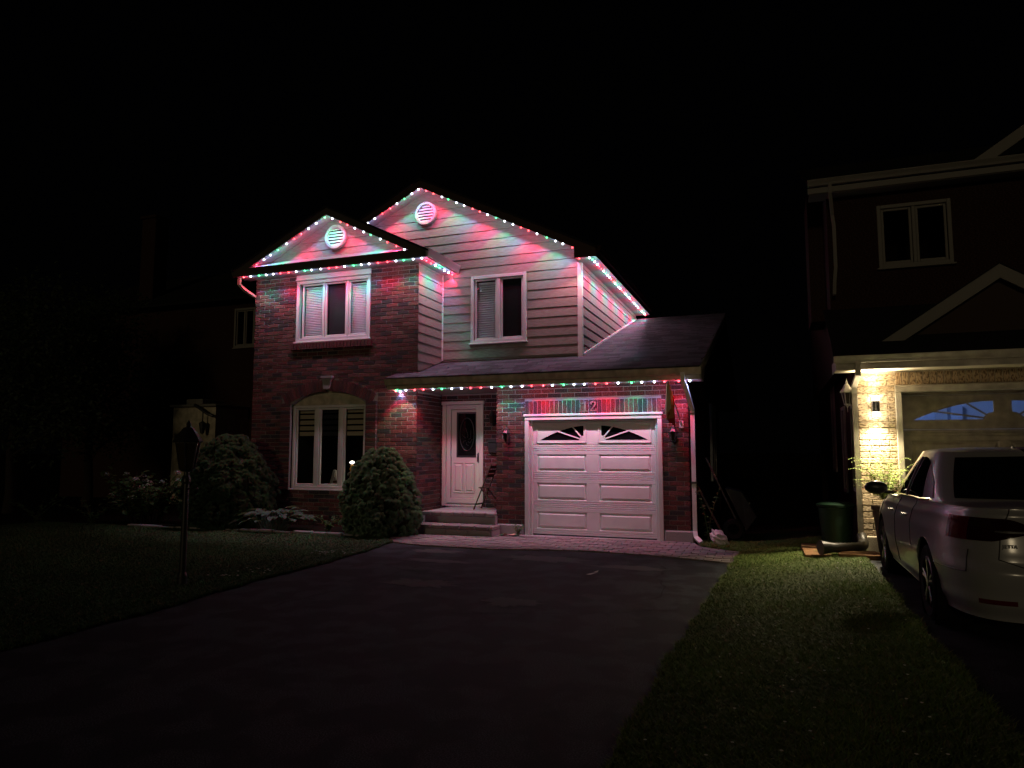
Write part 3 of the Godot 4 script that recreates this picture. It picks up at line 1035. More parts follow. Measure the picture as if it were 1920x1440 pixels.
	roof_slab(h, Vector3(CX_S + 2.5, ya - PITCH * 2.5, zf + 0.03), Vector3(CX_S + 2.5, ya - PITCH * 2.5, ZS + 0.03), Vector3(CX_S, ya, -16.6), Vector3(CX_S, ya, zf + 0.03), 0.04)
	roof_slab(h, Vector3(CX_S - 2.5, ya - PITCH * 2.5, -16.6), Vector3(CX_S - 2.5, ya - PITCH * 2.5, zf + 0.03), Vector3(CX_S, ya, zf + 0.03), Vector3(CX_S, ya, -16.6), 0.04)
	# ---- main gable trim and roof
	gable_trim(h, CX_M, 7.715, 4.02, PITCH, -13.56, 0.185, ZS, M.umber, 3.55)
	var ym := 7.74
	roof_slab(h, Vector3(CX_M + 4.06, ym - PITCH * 4.06, -13.53), Vector3(CX_M + 4.06, ym - PITCH * 4.06, -20.3), Vector3(CX_M, ym, -20.3), Vector3(CX_M, ym, -13.53), 0.04)
	roof_slab(h, Vector3(CX_M - 4.06, ym - PITCH * 4.06, -20.3), Vector3(CX_M - 4.06, ym - PITCH * 4.06, -13.53), Vector3(CX_M, ym, -13.53), Vector3(CX_M, ym, -20.3), 0.04)
	# boxed return at the right foot of the rake
	var bx := MB.new()
	bx.xf = face_front(-13.56)
	bx.prism(PackedVector2Array([Vector2(-3.70, 5.56), Vector2(-3.25, 5.56), Vector2(-3.25, 5.755), Vector2(-3.70, 5.965)]), -0.03, -0.002)
	build("rake_return", bx, M.umber, h)
	var bxs := MB.new()
	bxs.box(Vector3(-3.70, 5.56, -13.93), Vector3(-3.685, 5.78, -13.6))
	build("rake_return", bxs, M.soffit, h)
	soffit_run(h, Vector3(-3.25, 5.558, -13.59), Vector3(-3.25, 5.558, -20.2), Vector3(-0.44, 0, 0))
	build("gutter", gutter_mesh(Vector3(-3.24, 5.77, -13.58), Vector3(-3.24, 5.77, -20.25), Vector3(1, 0, 0), 0.12, 0.11), M.dimmed_brick, h)
	var fsd := MB.new()
	fsd.box(Vector3(-3.262, 5.565, -20.2), Vector3(-3.245, 5.76, -13.6))
	build("fascia", fsd, M.umber, h)
	# closing walls nobody sees into
	var cl := MB.new()
	cl.box(Vector3(-11.1, 0, -20.2), Vector3(-1.4, 5.4, -20.05))
	cl.box(Vector3(-11.1, 0, -20.05), Vector3(-10.95, 5.6, -13.0))
	build("outer_wall", cl, M.bricks[1], h)
	make_garage(h)
	make_door(h)

func soffit_run(h: Node, a: Vector3, b: Vector3, deep: Vector3) -> void:
	var n := int(round(a.distance_to(b) / 0.3))
	for k in n:
		var p := a.lerp(b, (k + 0.012) / n)
		var q := a.lerp(b, (k + 0.988) / n)
		var mb := MB.new()
		var lo := p.min(q).min(p + deep).min(q + deep)
		var hi := p.max(q).max(p + deep).max(q + deep)
		mb.box(lo, hi + Vector3(0, 0.012, 0))
		build("soffit_panel", mb, M.soffit, h)

func arch_backing() -> MB:
	var mb := MB.new()
	mb.xf = face_front(ZF)
	var pts := PackedVector2Array()
	for k in 25:
		var a := 1.0543 + (PI - 2.0 * 1.0543) * k / 24.0
		pts.append(Vector2(-9.04 + cos(a) * 2.435, 0.72 + sin(a) * 2.435))
	for k in 25:
		var a := PI - 0.9585 - (PI - 2.0 * 0.9585) * k / 24.0
		pts.append(Vector2(-9.035 + cos(a) * 1.645, 1.30 + sin(a) * 1.645))
	mb.prism(pts, -0.12, 0.045)
	mb.prism(rect(-10.255, 0.77, -10.0, 2.66), -0.12, 0.045)
	mb.prism(rect(-8.08, 0.77, -7.825, 2.66), -0.12, 0.045)
	return mb

# ---------------------------------------------------------------- garage wing
func make_garage(h: Node) -> void:
	var ff := face_front(ZF)
	var always := func(_x: float, _y: float) -> bool: return true
	var never := func(_x: float, _y: float) -> bool: return false
	var pcs: Array = []
	for q in Geometry2D.clip_polygons(rect(-5.08, 0.2, -1.44, 3.05), rect(-4.5, -1, -1.89, 2.3)): pcs.append(q)
	var gw := slab_wall("brick_wall", ff, pcs, 0.2, M.mortar, h)
	brickwork(gw, ff, -5.11, -1.41, 0.225, 2.87, [hole_rect(-4.515, -1.885, -1, 2.61)], always, M.bricks)
	# upright bricks over the door
	for k in 31:
		var x := -4.51 + k * 0.0848
		var w := MB.new()
		w.box(Vector3(x, 2.335, ZF - 0.04), Vector3(x + 0.075, 2.585, ZF + rng.randf_range(-0.003, 0.003)), 0.005)
		build("brick", w, M.bricks[[0, 4, 1, 3, 4, 5][rng.randi() % 6]], gw)
	# concrete footing
	for fx in [[-5.13, -4.53], [-1.87, -1.36]]:
		var ft := MB.new()
		ft.box(Vector3(fx[0], -0.1, ZF - 0.2), Vector3(fx[1], 0.215, ZF + 0.03), 0.02)
		build("footing", ft, M.stone, gw)
	# left and right sides
	var fl := face_left(-5.11)
	var lw := slab_wall("brick_wall", fl, [rect(-13.96, 0.2, -12.86, 3.05)], 0.16, M.mortar, h)
	brickwork(lw, fl, -13.96, -12.83, 0.225, 2.85, [], never, M.bricks)
	var fr := face_right(-1.41)
	var gable_side := PackedVector2Array([Vector2(12.86, -0.1), Vector2(20.2, -0.1), Vector2(20.2, 5.3), Vector2(12.86, 3.1)])
	var rw := slab_wall("brick_wall", fr, [gable_side], 0.16, M.umber, h)
	brickwork(rw, fr, 12.83, 17.2, 0.225, 3.0, [], never, M.bricks)
	# side window far back on the right wall
	var sw := MB.new()
	sw.xf = fr
	for q in [rect(17.3, 0.9, 17.38, 2.75), rect(18.52, 0.9, 18.6, 2.75), rect(17.38, 0.9, 18.52, 0.98), rect(17.38, 2.67, 18.52, 2.75), rect(17.92, 0.98, 17.98, 2.67)]:
		sw.prism(q, -0.02, 0.05)
	var swn := build("window", sw, M.vinyl, h)
	for q in [[17.38, 17.92], [17.98, 18.52]]:
		var g := MB.new()
		g.xf = fr
		g.prism(rect(q[0], 0.98, q[1], 2.67), -0.005, 0.012)
		build("pane", g, M.tint_glass, swn)
	# concrete sill of the garage
	var gs := MB.new()
	gs.box(Vector3(-4.6, -0.05, -13.1), Vector3(-1.84, 0.022, ZF + 0.12), 0.01)
	build("threshold", gs, M.stone, h)
	make_garage_door(h)
	# ---- garage roof
	var e := Vector3(0, 0, 0)
	var za := -12.40
	var zb := -20.3
	var x0 := -7.36
	var x1 := -1.16
	var t := 0.03
	roof_slab(h, Vector3(x0, garage_roof_y(za) - 0.02, za), Vector3(x1, garage_roof_y(za) - 0.02, za), Vector3(x1, garage_roof_y(ZF + 0.03) - 0.02, ZF + 0.03), Vector3(x0, garage_roof_y(ZF + 0.03) - 0.02, ZF + 0.03), t)
	roof_slab(h, Vector3(-6.86, garage_roof_y(ZF + 0.03) - 0.02, ZF + 0.03), Vector3(x1, garage_roof_y(ZF + 0.03) - 0.02, ZF + 0.03), Vector3(x1, garage_roof_y(-13.95) - 0.02, -13.95), Vector3(-6.86, garage_roof_y(-13.95) - 0.02, -13.95), t)
	var big := roof_slab(h, Vector3(-3.63, garage_roof_y(-13.95) - 0.02, -13.95), Vector3(x1, garage_roof_y(-13.95) - 0.02, -13.95), Vector3(x1, garage_roof_y(zb) - 0.02, zb), Vector3(-3.63, garage_roof_y(zb) - 0.02, zb), t)
	roof_slab(h, Vector3(x1, garage_roof_y(zb) - 0.02, zb), Vector3(-3.63, garage_roof_y(zb) - 0.02, zb), Vector3(-3.63, 3.1, zb - 7.0), Vector3(x1, 3.1, zb - 7.0), t)
	# shingles: rows of tabs from the eave up
	var tab := MB.new()
	tab.box(Vector3(-0.5, 0, -0.5), Vector3(0.5, 1, 0.5))
	var tm := tab.mesh()
	var slope := atan(ROOF_S)
	var up := Vector3(0, sin(slope), -cos(slope))
	var nrm := Vector3(0, cos(slope), sin(slope))
	var start := Vector3(0, garage_roof_y(za) - 0.02, za + 0.03)
	var count := 0
	var lx: Array = []
	var lc: Array = []
	for row in 58:
		var p := start + up * (0.142 * row)
		var left: float = x0 if p.z > ZF + 0.17 else (-6.86 if p.z > ZS + 0.16 else -3.62)
		var x := left - rng.randf() * 0.2
		while x < x1 - 0.03:
			var wd: float = rng.randf_range(0.22, 0.36)
			var a: float = maxf(x, left)
			var b: float = minf(x + wd - 0.004, x1 + 0.02)
			x += wd
			if b - a < 0.04: continue
			var lift := Basis(Vector3.RIGHT, 0.045)
			var tt := Transform3D(Basis(Vector3(b - a, 0, 0), lift * nrm * rng.randf_range(0.012, 0.02), lift * (-up) * 0.165), Vector3((a + b) * 0.5, 0, 0) + p + up * 0.08 + nrm * 0.004)
			if count < 296:
				inst("shingle", tm, M.shingles[rng.randi() % 4], big, tt)
				count += 1
			else:
				lx.append(tt)
				var g: float = [0.10, 0.13, 0.08, 0.15][rng.randi() % 4]
				lc.append(Color(g, g * 0.98, g * 1.15))
	many("shingles", tm, M.shingle_tint, lx, big, lc)
	# gutter, fascia, soffit, barge board on the right
	build("gutter", gutter_mesh(Vector3(x0, 3.065, -12.40), Vector3(x1 + 0.03, 3.065, -12.40), Vector3(0, 0, 1), 0.115, 0.11), M.tan, h)
	var fa := MB.new()
	fa.box(Vector3(x0 + 0.01, 2.865, -12.43), Vector3(x1, 3.06, -12.402))
	build("fascia", fa, M.tan, h)
	soffit_run(h, Vector3(x0 + 0.01, 2.86, -12.432), Vector3(x1, 2.86, -12.432), Vector3(0, 0, -0.40))
	soffit_run(h, Vector3(-6.86, 2.862, -12.835), Vector3(-5.13, 2.862, -12.835), Vector3(0, 0, -1.13))
	var bb := MB.new()
	var s := 0.17
	bb.xf = face_right(x1)
	bb.prism(PackedVector2Array([Vector2(12.40, 2.86), Vector2(12.9, 2.86), Vector2(13.2, garage_roof_y(-13.2) - 0.2), Vector2(20.3, garage_roof_y(-20.3) - 0.2), Vector2(20.3, garage_roof_y(-20.3) - 0.015), Vector2(12.40, garage_roof_y(-12.40) - 0.015)]), 0.0, 0.025)
	build("barge_board", bb, M.dim_trim, h)
	soffit_run(h, Vector3(x1, 2.864, -12.84), Vector3(x1, 2.864, -12.9), Vector3(-0.24, 0, 0))
	# downspout on the right corner
	var ds := MB.new()
	ds.tube([Vector3(-1.44, 2.99, -12.36), Vector3(-1.44, 2.84, -12.36), Vector3(-1.4, 2.72, -12.44), Vector3(-1.335, 2.36, -12.76), Vector3(-1.335, 2.26, -12.79), Vector3(-1.335, 0.22, -12.79), Vector3(-1.32, 0.12, -12.74), Vector3(-1.22, 0.04, -12.62)], 0.052, 4, true)
	var dsp := build("downspout", ds, M.white, h)
	for yy in [2.28, 1.05]:
		var st := MB.new()
		st.box(Vector3(-1.385, yy, -12.84), Vector3(-1.285, yy + 0.035, -12.74))
		build("strap", st, M.black, dsp)
	# downspout elbow at the far left of the bay
	var el := MB.new()
	el.tube([Vector3(-11.35, 5.6, -12.55), Vector3(-11.35, 5.42, -12.55), Vector3(-11.28, 5.3, -12.66), Vector3(-11.15, 5.16, -12.9), Vector3(-11.14, 5.0, -12.95), Vector3(-11.14, 0.2, -12.95)], 0.045, 4, true)
	build("downspout", el, M.tan, h)
	# house number
	for q in [["1", -3.31], ["2", -3.14]]:
		var tmx := TextMesh.new()
		var sf := SystemFont.new()
		sf.font_names = PackedStringArray(["Droid Serif"])
		sf.font_weight = 700
		tmx.font = sf
		tmx.text = q[0]
		tmx.font_size = 64
		tmx.pixel_size = 0.0041
		tmx.depth = 0.018
		var o := inst("house_number", tmx, M.number, h, Transform3D(Basis.IDENTITY, Vector3(q[1], 2.452, ZF + 0.022)))
		o.name = "house_number"

func raised_field(mb: MB, x0: float, x1: float, y0: float, y1: float, z: float) -> void:
	# sunk groove round a raised field
	var rings := [[0.0, 0.0], [0.018, -0.016], [0.03, -0.016], [0.06, 0.004]]
	for i in 3:
		var a: float = rings[i][0]
		var b: float = rings[i + 1][0]
		var za: float = z + rings[i][1]
		var zb: float = z + rings[i + 1][1]
		var o := [Vector3(x0 + a, y0 + a, za), Vector3(x1 - a, y0 + a, za), Vector3(x1 - a, y1 - a, za), Vector3(x0 + a, y1 - a, za)]
		var n := [Vector3(x0 + b, y0 + b, zb), Vector3(x1 - b, y0 + b, zb), Vector3(x1 - b, y1 - b, zb), Vector3(x0 + b, y1 - b, zb)]
		for k in 4:
			var j := (k + 1) % 4
			mb.quad(o[k], o[j], n[j], n[k])
	var c := 0.06
	mb.quad(Vector3(x0 + c, y0 + c, z + 0.004), Vector3(x1 - c, y0 + c, z + 0.004), Vector3(x1 - c, y1 - c, z + 0.004), Vector3(x0 + c, y1 - c, z + 0.004))

func make_garage_door(h: Node) -> void:
	# frame round the opening
	var fr := MB.new()
	fr.box(Vector3(-4.51, -0.02, ZF - 0.2), Vector3(-4.425, 2.21, ZF + 0.03), 0.008)
	fr.box(Vector3(-1.965, -0.05, ZF - 0.2), Vector3(-1.88, 2.21, ZF + 0.03), 0.008)
	fr.box(Vector3(-4.51, 2.21, ZF - 0.2), Vector3(-1.88, 2.285, ZF + 0.032), 0.008)
	fr.box(Vector3(-4.53, 2.285, ZF - 0.05), Vector3(-1.86, 2.33, ZF + 0.05), 0.006)
	fr.box(Vector3(-4.425, 0.0, ZF - 0.08), Vector3(-4.375, 2.21, ZF - 0.035), 0.008)
	fr.box(Vector3(-2.015, 0.0, ZF - 0.08), Vector3(-1.965, 2.21, ZF - 0.035), 0.008)
	build("garage_door_frame", fr, M.vinyl, h)
	var dz := ZF - 0.085
	var base := MB.new()
	base.box(Vector3(-4.42, 0.02, dz - 0.05), Vector3(-1.97, 1.66, dz - 0.02))
	var gd := build("garage_door", base, M.garage, h)
	var x0 := -4.42
	var x1 := -1.97
	var ys := [0.04, 0.582, 1.124, 1.666, 2.208]
	var fields := [[-4.30, -3.31], [-3.08, -2.09]]
	for r in 4:
		var mb := MB.new()
		var a: float = ys[r] + 0.003
		var b: float = ys[r + 1] - 0.003
		var fa := a + 0.105
		var fb := b - 0.105
		if r == 3:
			fa = a + 0.10
			fb = b - 0.06
		# flat strips of the section, with two shallow grooves along the top and bottom
		var xs := [x0, fields[0][0], fields[0][1], fields[1][0], fields[1][1], x1]
		for y in [[a, a + 0.03], [a + 0.036, a + 0.066], [a + 0.072, fa], [fb, b - 0.036], [b - 0.03, b]]:
			mb.box(Vector3(x0, y[0], dz - 0.03), Vector3(x1, y[1], dz), 0.003)
		mb.box(Vector3(x0, a, dz - 0.05), Vector3(x1, b if r < 3 else fa, dz - 0.02))
		for k in [0, 2, 4]:
			mb.quad(Vector3(xs[k], fa, dz), Vector3(xs[k + 1], fa, dz), Vector3(xs[k + 1], fb, dz), Vector3(xs[k], fb, dz))
		if r < 3:
			for f in fields: raised_field(mb, f[0], f[1], fa, fb, dz)
		build("door_section", mb, M.garage, gd)
	# sunburst windows of the top section
	for k in 2:
		var f: Array = fields[k]
		var flip := k == 1
		var fx := func(u: float) -> float: return (f[1] - u) if not flip else (f[0] + u)
		var a: float = ys[3] + 0.105
		var b: float = ys[4] - 0.063
		var w: float = f[1] - f[0]
		# u runs from the hub side outwards
		var gl: Array = []
		var u0 := 0.055
		var u1 := w - 0.06
		var g0 := a + 0.055
		var g1 := b - 0.045
		var arc := PackedVector2Array()
		for j in 13:
			var s := j / 12.0
			arc.append(Vector2(u0 + (u1 - u0) * s, g0 + (g1 - g0) * (1.0 - pow(s, 1.7))))
		var sp := PackedVector2Array([Vector2(fx.call(0.0), b), Vector2(fx.call(w), b), Vector2(fx.call(w), g0)])
		for j in range(12, -1, -1): sp.append(Vector2(fx.call(arc[j].x), arc[j].y))
		sp.append(Vector2(fx.call(0.0), g1))
		var mb := MB.new()
		mb.xf = face_front(dz)
		mb.prism(sp, -0.03, 0.0)
		mb.prism(PackedVector2Array([Vector2(fx.call(0.0), a), Vector2(fx.call(w), a), Vector2(fx.call(w), g0), Vector2(fx.call(0.0), g0)]), -0.03, 0.001)
		mb.prism(PackedVector2Array([Vector2(fx.call(0.0), g0), Vector2(fx.call(u0), g0), Vector2(fx.call(u0), g1), Vector2(fx.call(0.0), g1)]), -0.03, 0.001)
		var hub := PackedVector2Array([Vector2(fx.call(u0), g0)])
		for j in 5: hub.append(Vector2(fx.call(u0 + 0.085 * cos(j * PI / 8)), g0 + 0.085 * sin(j * PI / 8)))
		mb.prism(hub, -0.028, 0.002)
		# moulding
		for q in [[0.0, w, a, a + 0.02], [0.0, w, b - 0.02, b], [0.0, 0.02, a, b], [w - 0.02, w, a, b]]:
			mb.box(Vector3(minf(fx.call(q[0]), fx.call(q[1])), q[2], 0.0), Vector3(maxf(fx.call(q[0]), fx.call(q[1])), q[3], 0.014), 0.004)
		var win := build("window", mb, M.garage, gd)
		for an in [[0.32, 0.60], [0.92, 0.235]]:
			var sk := MB.new()
			sk.xf = face_front(dz)
			var d := Vector2(cos(an[0]), sin(an[0]))
			var p0 := Vector2(u0, g0) + d * 0.06
			var tt: float = an[1]
			var p1 := Vector2(u0 + d.x * (tt / cos(an[0])), g0 + d.y * (tt / cos(an[0])))
			sk.bar(Vector3(fx.call(p0.x), p0.y, -0.008), Vector3(fx.call(p1.x), minf(p1.y, g1), -0.008), 0.024, 0.02, Vector3(0, 0, 1))
			build("spoke", sk, M.garage, win)
		var gp := PackedVector2Array([Vector2(fx.call(u0), g0), Vector2(fx.call(u1), g0)])
		for j in range(12, -1, -1): gp.append(Vector2(fx.call(arc[j].x), arc[j].y))
		var pn := MB.new()
		pn.xf = face_front(dz)
		pn.prism(PackedVector2Array([Vector2(fx.call(u0 - 0.01), g0 - 0.01), Vector2(fx.call(u1 + 0.01), g0 - 0.01), Vector2(fx.call(u1 + 0.01), g1 + 0.01), Vector2(fx.call(u0 - 0.01), g1 + 0.01)]), -0.024, -0.02)
		build("pane", pn, M.tint_glass, win)
	var rb := MB.new()
	rb.box(Vector3(-4.42, 0.022, dz - 0.03), Vector3(-1.97, 0.05, dz + 0.006), 0.004)
	build("bottom_seal", rb, M.black, gd)

# ---------------------------------------------------------------- porch door
func make_door(h: Node) -> void:
	var fs := face_front(ZS)
	var pcs: Array = []
	for q in Geometry2D.clip_polygons(rect(-6.88, 0.2, -5.11, 3.0), rect(-6.8, -1, -5.9, 2.68)): pcs.append(q)
	var wl := slab_wall("brick_wall", fs, pcs, 0.16, M.mortar, h)
	var never := func(_x: float, _y: float) -> bool: return false
	brickwork(wl, fs, -6.88, -5.11, 0.42, 2.85, [hole_rect(-6.84, -5.86, -1, 2.7)], never, M.bricks)
	many("brickwork", brick_mesh, M.brick_tint, loose_x, h, loose_c)
	var cs := MB.new()
	cs.box(Vector3(-6.84, 0.43, ZS - 0.12), Vector3(-6.755, 2.63, ZS + 0.03), 0.008)
	cs.box(Vector3(-5.945, 0.43, ZS - 0.12), Vector3(-5.86, 2.63, ZS + 0.03), 0.008)
	cs.box(Vector3(-6.86, 2.63, ZS - 0.12), Vector3(-5.84, 2.705, ZS + 0.045), 0.008)
	cs.box(Vector3(-6.75, 0.425, ZS - 0.12), Vector3(-5.95, 0.46, ZS + 0.04), 0.006)
	var d := build("front_door", cs, M.door, h)
	var st := MB.new()
	var z := ZS - 0.02
	st.box(Vector3(-6.752, 0.465, z - 0.03), Vector3(-6.655, 2.627, z), 0.006)
	st.box(Vector3(-6.045, 0.465, z - 0.03), Vector3(-5.948, 2.627, z), 0.006)
	st.box(Vector3(-6.655, 2.53, z - 0.03), Vector3(-6.045, 2.627, z - 0.002), 0.006)
	st.box(Vector3(-6.655, 0.465, z - 0.03), Vector3(-6.045, 0.6, z - 0.002), 0.006)
	build("storm_frame", st, M.door, d)
	var kp := MB.new()
	kp.box(Vector3(-6.74, 0.47, z + 0.001), Vector3(-5.96, 0.5, z + 0.012), 0.004)
	build("sweep", kp, M.steel, d)
	var sl := MB.new()
	var zi := z - 0.05
	sl.quad(Vector3(-6.655, 0.6, zi), Vector3(-6.045, 0.6, zi), Vector3(-6.045, 1.5, zi), Vector3(-6.655, 1.5, zi))
	sl.box(Vector3(-6.66, 1.5, zi - 0.04), Vector3(-6.51, 2.53, zi), 0.0)
	sl.box(Vector3(-6.51, 2.45, zi - 0.04), Vector3(-6.04, 2.53, zi), 0.0)
	sl.box(Vector3(-6.06, 1.5, zi - 0.04), Vector3(-6.03, 2.45, zi), 0.0)
	sl.box(Vector3(-6.66, 0.5, zi - 0.05), Vector3(-6.04, 1.5, zi - 0.02))
	raised_field(sl, -6.6, -6.37, 0.72, 1.36, zi + 0.018)
	raised_field(sl, -6.33, -6.1, 0.72, 1.36, zi + 0.018)
	build("door_slab", sl, M.door, d)
	var gl := MB.new()
	gl.box(Vector3(-6.51, 1.5, zi - 0.03), Vector3(-6.06, 2.45, zi - 0.02))
	var gp := build("door_glass", gl, M.tint_glass, d)
	var of := MB.new()
	of.xf = Transform3D(Basis.IDENTITY, Vector3(-6.285, 1.98, zi - 0.006))
	var ov: Array = []
	for k in 33: ov.append(Vector3(cos(k * TAU / 32) * 0.17, sin(k * TAU / 32) * 0.36, 0))
	of.tube(ov, 0.012, 6)
	for k in 6:
		var a := k * TAU / 6 + 0.3
		of.tube([Vector3(cos(a) * 0.03, sin(a) * 0.05 - 0.12, 0), Vector3(cos(a) * 0.09, sin(a) * 0.1 - 0.12, 0), Vector3(cos(a + 0.5) * 0.13, sin(a + 0.5) * 0.2 - 0.05, 0)], 0.004, 5)
	build("oval_leading", of, M.iron, gp)
	var fr2 := MB.new()
	for q in [[-6.53, -6.49, 1.48, 2.47], [-6.08, -6.04, 1.48, 2.47], [-6.49, -6.08, 1.48, 1.52], [-6.49, -6.08, 2.43, 2.47]]:
		fr2.box(Vector3(q[0], q[2], zi - 0.01), Vector3(q[1], q[3], zi + 0.012), 0.004)
	build("glass_frame", fr2, M.iron, gp)
	var hd := MB.new()
	hd.box(Vector3(-6.0, 1.36, z + 0.001), Vector3(-5.975, 1.58, z + 0.012), 0.004)
	hd.tube([Vector3(-5.99, 1.56, z + 0.01), Vector3(-5.99, 1.55, z + 0.05), Vector3(-5.99, 1.4, z + 0.05), Vector3(-5.99, 1.38, z + 0.01)], 0.009, 8)
	build("handle", hd, M.iron, d)

# ---------------------------------------------------------------- strings of lights
const LED_POWER := {"W": 0.25, "R": 0.74, "G": 0.60}
const LED_COLOR := {"W": Color(0.48, 0.58, 1.32), "R": Color(1.0, 0.035, 0.12), "G": Color(0.05, 1.0, 0.46)}

func led_string(label: String, pts: Array, codes: String, wall: Callable) -> void:
	# bulbs spread evenly along the polyline pts, in the order of codes
	var s := thing("led_light_string", label, "string lights", Vector3.ZERO, "strings of coloured lights under the eaves")
	rng.seed = codes.length() * 13
	var lens := MB.new()
	lens.ball(Vector3.ZERO, Vector3(0.021, 0.021, 0.021), 10, 6)
	var lm := lens.mesh()
	var cab := MB.new()
	for i in pts.size() - 1:
		var u: Vector3 = Vector3(0, 0.014, 0)
		cab.tube([pts[i] + u, pts[i + 1] + u], 0.006, 5)
	var total := 0.0
	for i in pts.size() - 1: total += pts[i].distance_to(pts[i + 1])
	var n := codes.length()
	var sockets := MB.new()
	for k in n:
		var d := total * clampf(k + (rng.randf_range(-0.1, 0.1) if k > 0 and k < n - 1 else 0.0), 0.0, n - 1.0) / maxf(n - 1, 1)
		var p: Vector3 = pts[pts.size() - 1]
		for i in pts.size() - 1:
			var l: float = pts[i].distance_to(pts[i + 1])
			if d <= l + 1e-5:
				p = pts[i].lerp(pts[i + 1], d / l)
				break
			d -= l
		var code := codes[k]
		var b := inst("led_bulb", lm, M.leds[code], s, Transform3D(Basis.IDENTITY, p))
		sockets.box(p + Vector3(-0.014, 0.012, -0.014), p + Vector3(0.014, 0.026, 0.014), 0.003)
		var l := SpotLight3D.new()
		l.name = "beam"
		l.light_color = LED_COLOR[code].linear_to_srgb()
		var each := rng.randf_range(0.85, 1.15)
		l.light_energy = LED_POWER[code] * each
		l.light_size = 0.015
		l.spot_angle = 46.0
		l.spot_angle_attenuation = 0.32
		l.spot_range = 30.0
		l.spot_attenuation = 2.0
		l.shadow_enabled = true
		b.add_child(l)
		# each lens is tipped a little towards the wall
		var aim_at: Vector3 = Vector3(0, -1, 0) + wall.call(p) * 0.30
		l.look_at_from_position(Vector3.ZERO, aim_at, Vector3(0.3, 0.1, 0.9))
		l.position = Vector3.ZERO
		var o := OmniLight3D.new()
		o.name = "side_glow"
		o.light_color = l.light_color
		o.light_energy = 0.11 * l.light_energy
		o.light_size = 0.02
		o.omni_range = 12.0
		o.omni_attenuation = 2.0
		o.shadow_enabled = true
		b.add_child(o)
	build("cable", cab, M.cable, s)
	build("sockets", sockets, M.cable, s).set_meta("kind", "stuff")

func make_strings() -> void:
	var z := -12.435
	var back := func(_p: Vector3) -> Vector3: return Vector3(0, 0, -1)
	led_string("string of coloured lights along both rakes of the smaller left gable", [Vector3(-10.80, 5.80, z - 0.02), Vector3(-8.95, 6.712, z - 0.02), Vector3(-7.02, 5.77, z - 0.02)], "RWWGWRRWWGWRRWWGWRRW", back)
	led_string("string of coloured lights along the level eave over the upper bay window", [Vector3(-11.13, 5.54, z), Vector3(-6.60, 5.54, z), Vector3(-6.60, 5.54, -13.88)], "RWGWWRRWGWWRRWGWWRRWGWWRRWGWWR", func(p: Vector3) -> Vector3: return Vector3(0, 0, -1) if p.x < -6.62 else Vector3(-1, 0, 0))
	led_string("string of coloured lights along both rakes of the tall main gable", [Vector3(-8.62, 6.865, -13.58), Vector3(CX_M, 7.515, -13.58), Vector3(-3.74, 5.785, -13.58)], "WWRRWGWWRRWGWWRRWGWWRRWGWWR", back)
	led_string("string of coloured lights under the receding right eave of the upper floor", [Vector3(-3.60, 5.54, -13.58), Vector3(-3.36, 5.54, -13.6), Vector3(-3.36, 5.54, -20.1)], "RWGWWRRWGWWRRWGWWRRWGWWRRWGWWRRWGWR", func(_p: Vector3) -> Vector3: return Vector3(-1, 0, 0))
	led_string("string of coloured lights under the gutter over the porch and garage door", [Vector3(-7.25, 2.845, -12.78), Vector3(-7.22, 2.845, -12.44), Vector3(-1.33, 2.845, -12.44)], "WRGWRRWGWWRRWGWWRRWGWWRRWGWWRRW", back)

# ---------------------------------------------------------------- small things on the house
func carriage_lamp(label: String, at: Vector3, side: Vector3, m: Material, glassm: Material, group: String, size := 0.76) -> void:
	# hexagonal lantern on a bracket; side points from the wall to the lamp
	var t := thing("wall_lantern", label, "wall lantern", at, group)
	t.scale = Vector3.ONE * size
	var r := MB.new()
	r.lathe([Vector2(0.105, 0.10), Vector2(0.115, 0.115), Vector2(0.07, 0.175), Vector2(0.04, 0.24), Vector2(0.018, 0.26), Vector2(0.022, 0.285), Vector2(0.008, 0.31), Vector2(0.0, 0.345)], 6, true)
	r.lathe([Vector2(0.0, 0.10), Vector2(0.105, 0.10)], 6, true)
	build("roof_cap", r, m, t)
	var f := MB.new()
	for k in 6:
		var a := TAU * k / 6
		f.tube([Vector3(cos(a) * 0.088, 0.1, -sin(a) * 0.088), Vector3(cos(a) * 0.05, -0.10, -sin(a) * 0.05)], 0.007, 5)
	f.lathe([Vector2(0.0, -0.17), Vector2(0.012, -0.15), Vector2(0.02, -0.13), Vector2(0.056, -0.105), Vector2(0.056, -0.09), Vector2(0.0, -0.09)], 6, true)
	f.lathe([Vector2(0.0, -0.24), Vector2(0.008, -0.22), Vector2(0.006, -0.17)], 6, true)
	build("frame", f, m, t)
	var g := MB.new()
	g.lathe([Vector2(0.048, -0.09), Vector2(0.083, 0.098)], 6, true)
	build("glass", g, glassm, t)
	var br := MB.new()
	var back := -side * 0.15
	br.tube([Vector3(0, -0.125, 0) + back * 0.3, back * 0.6 + Vector3(0, -0.16, 0), back + Vector3(0, -0.07, 0)], 0.011, 7)
	var sx := Vector3(0.09, 0.2, 0.016) if absf(side.z) > 0.5 else Vector3(0.016, 0.2, 0.09)
	br.obox(back + Vector3(0, -0.05, 0), sx, Basis.IDENTITY, 0.006)
	build("bracket", br, m, t)

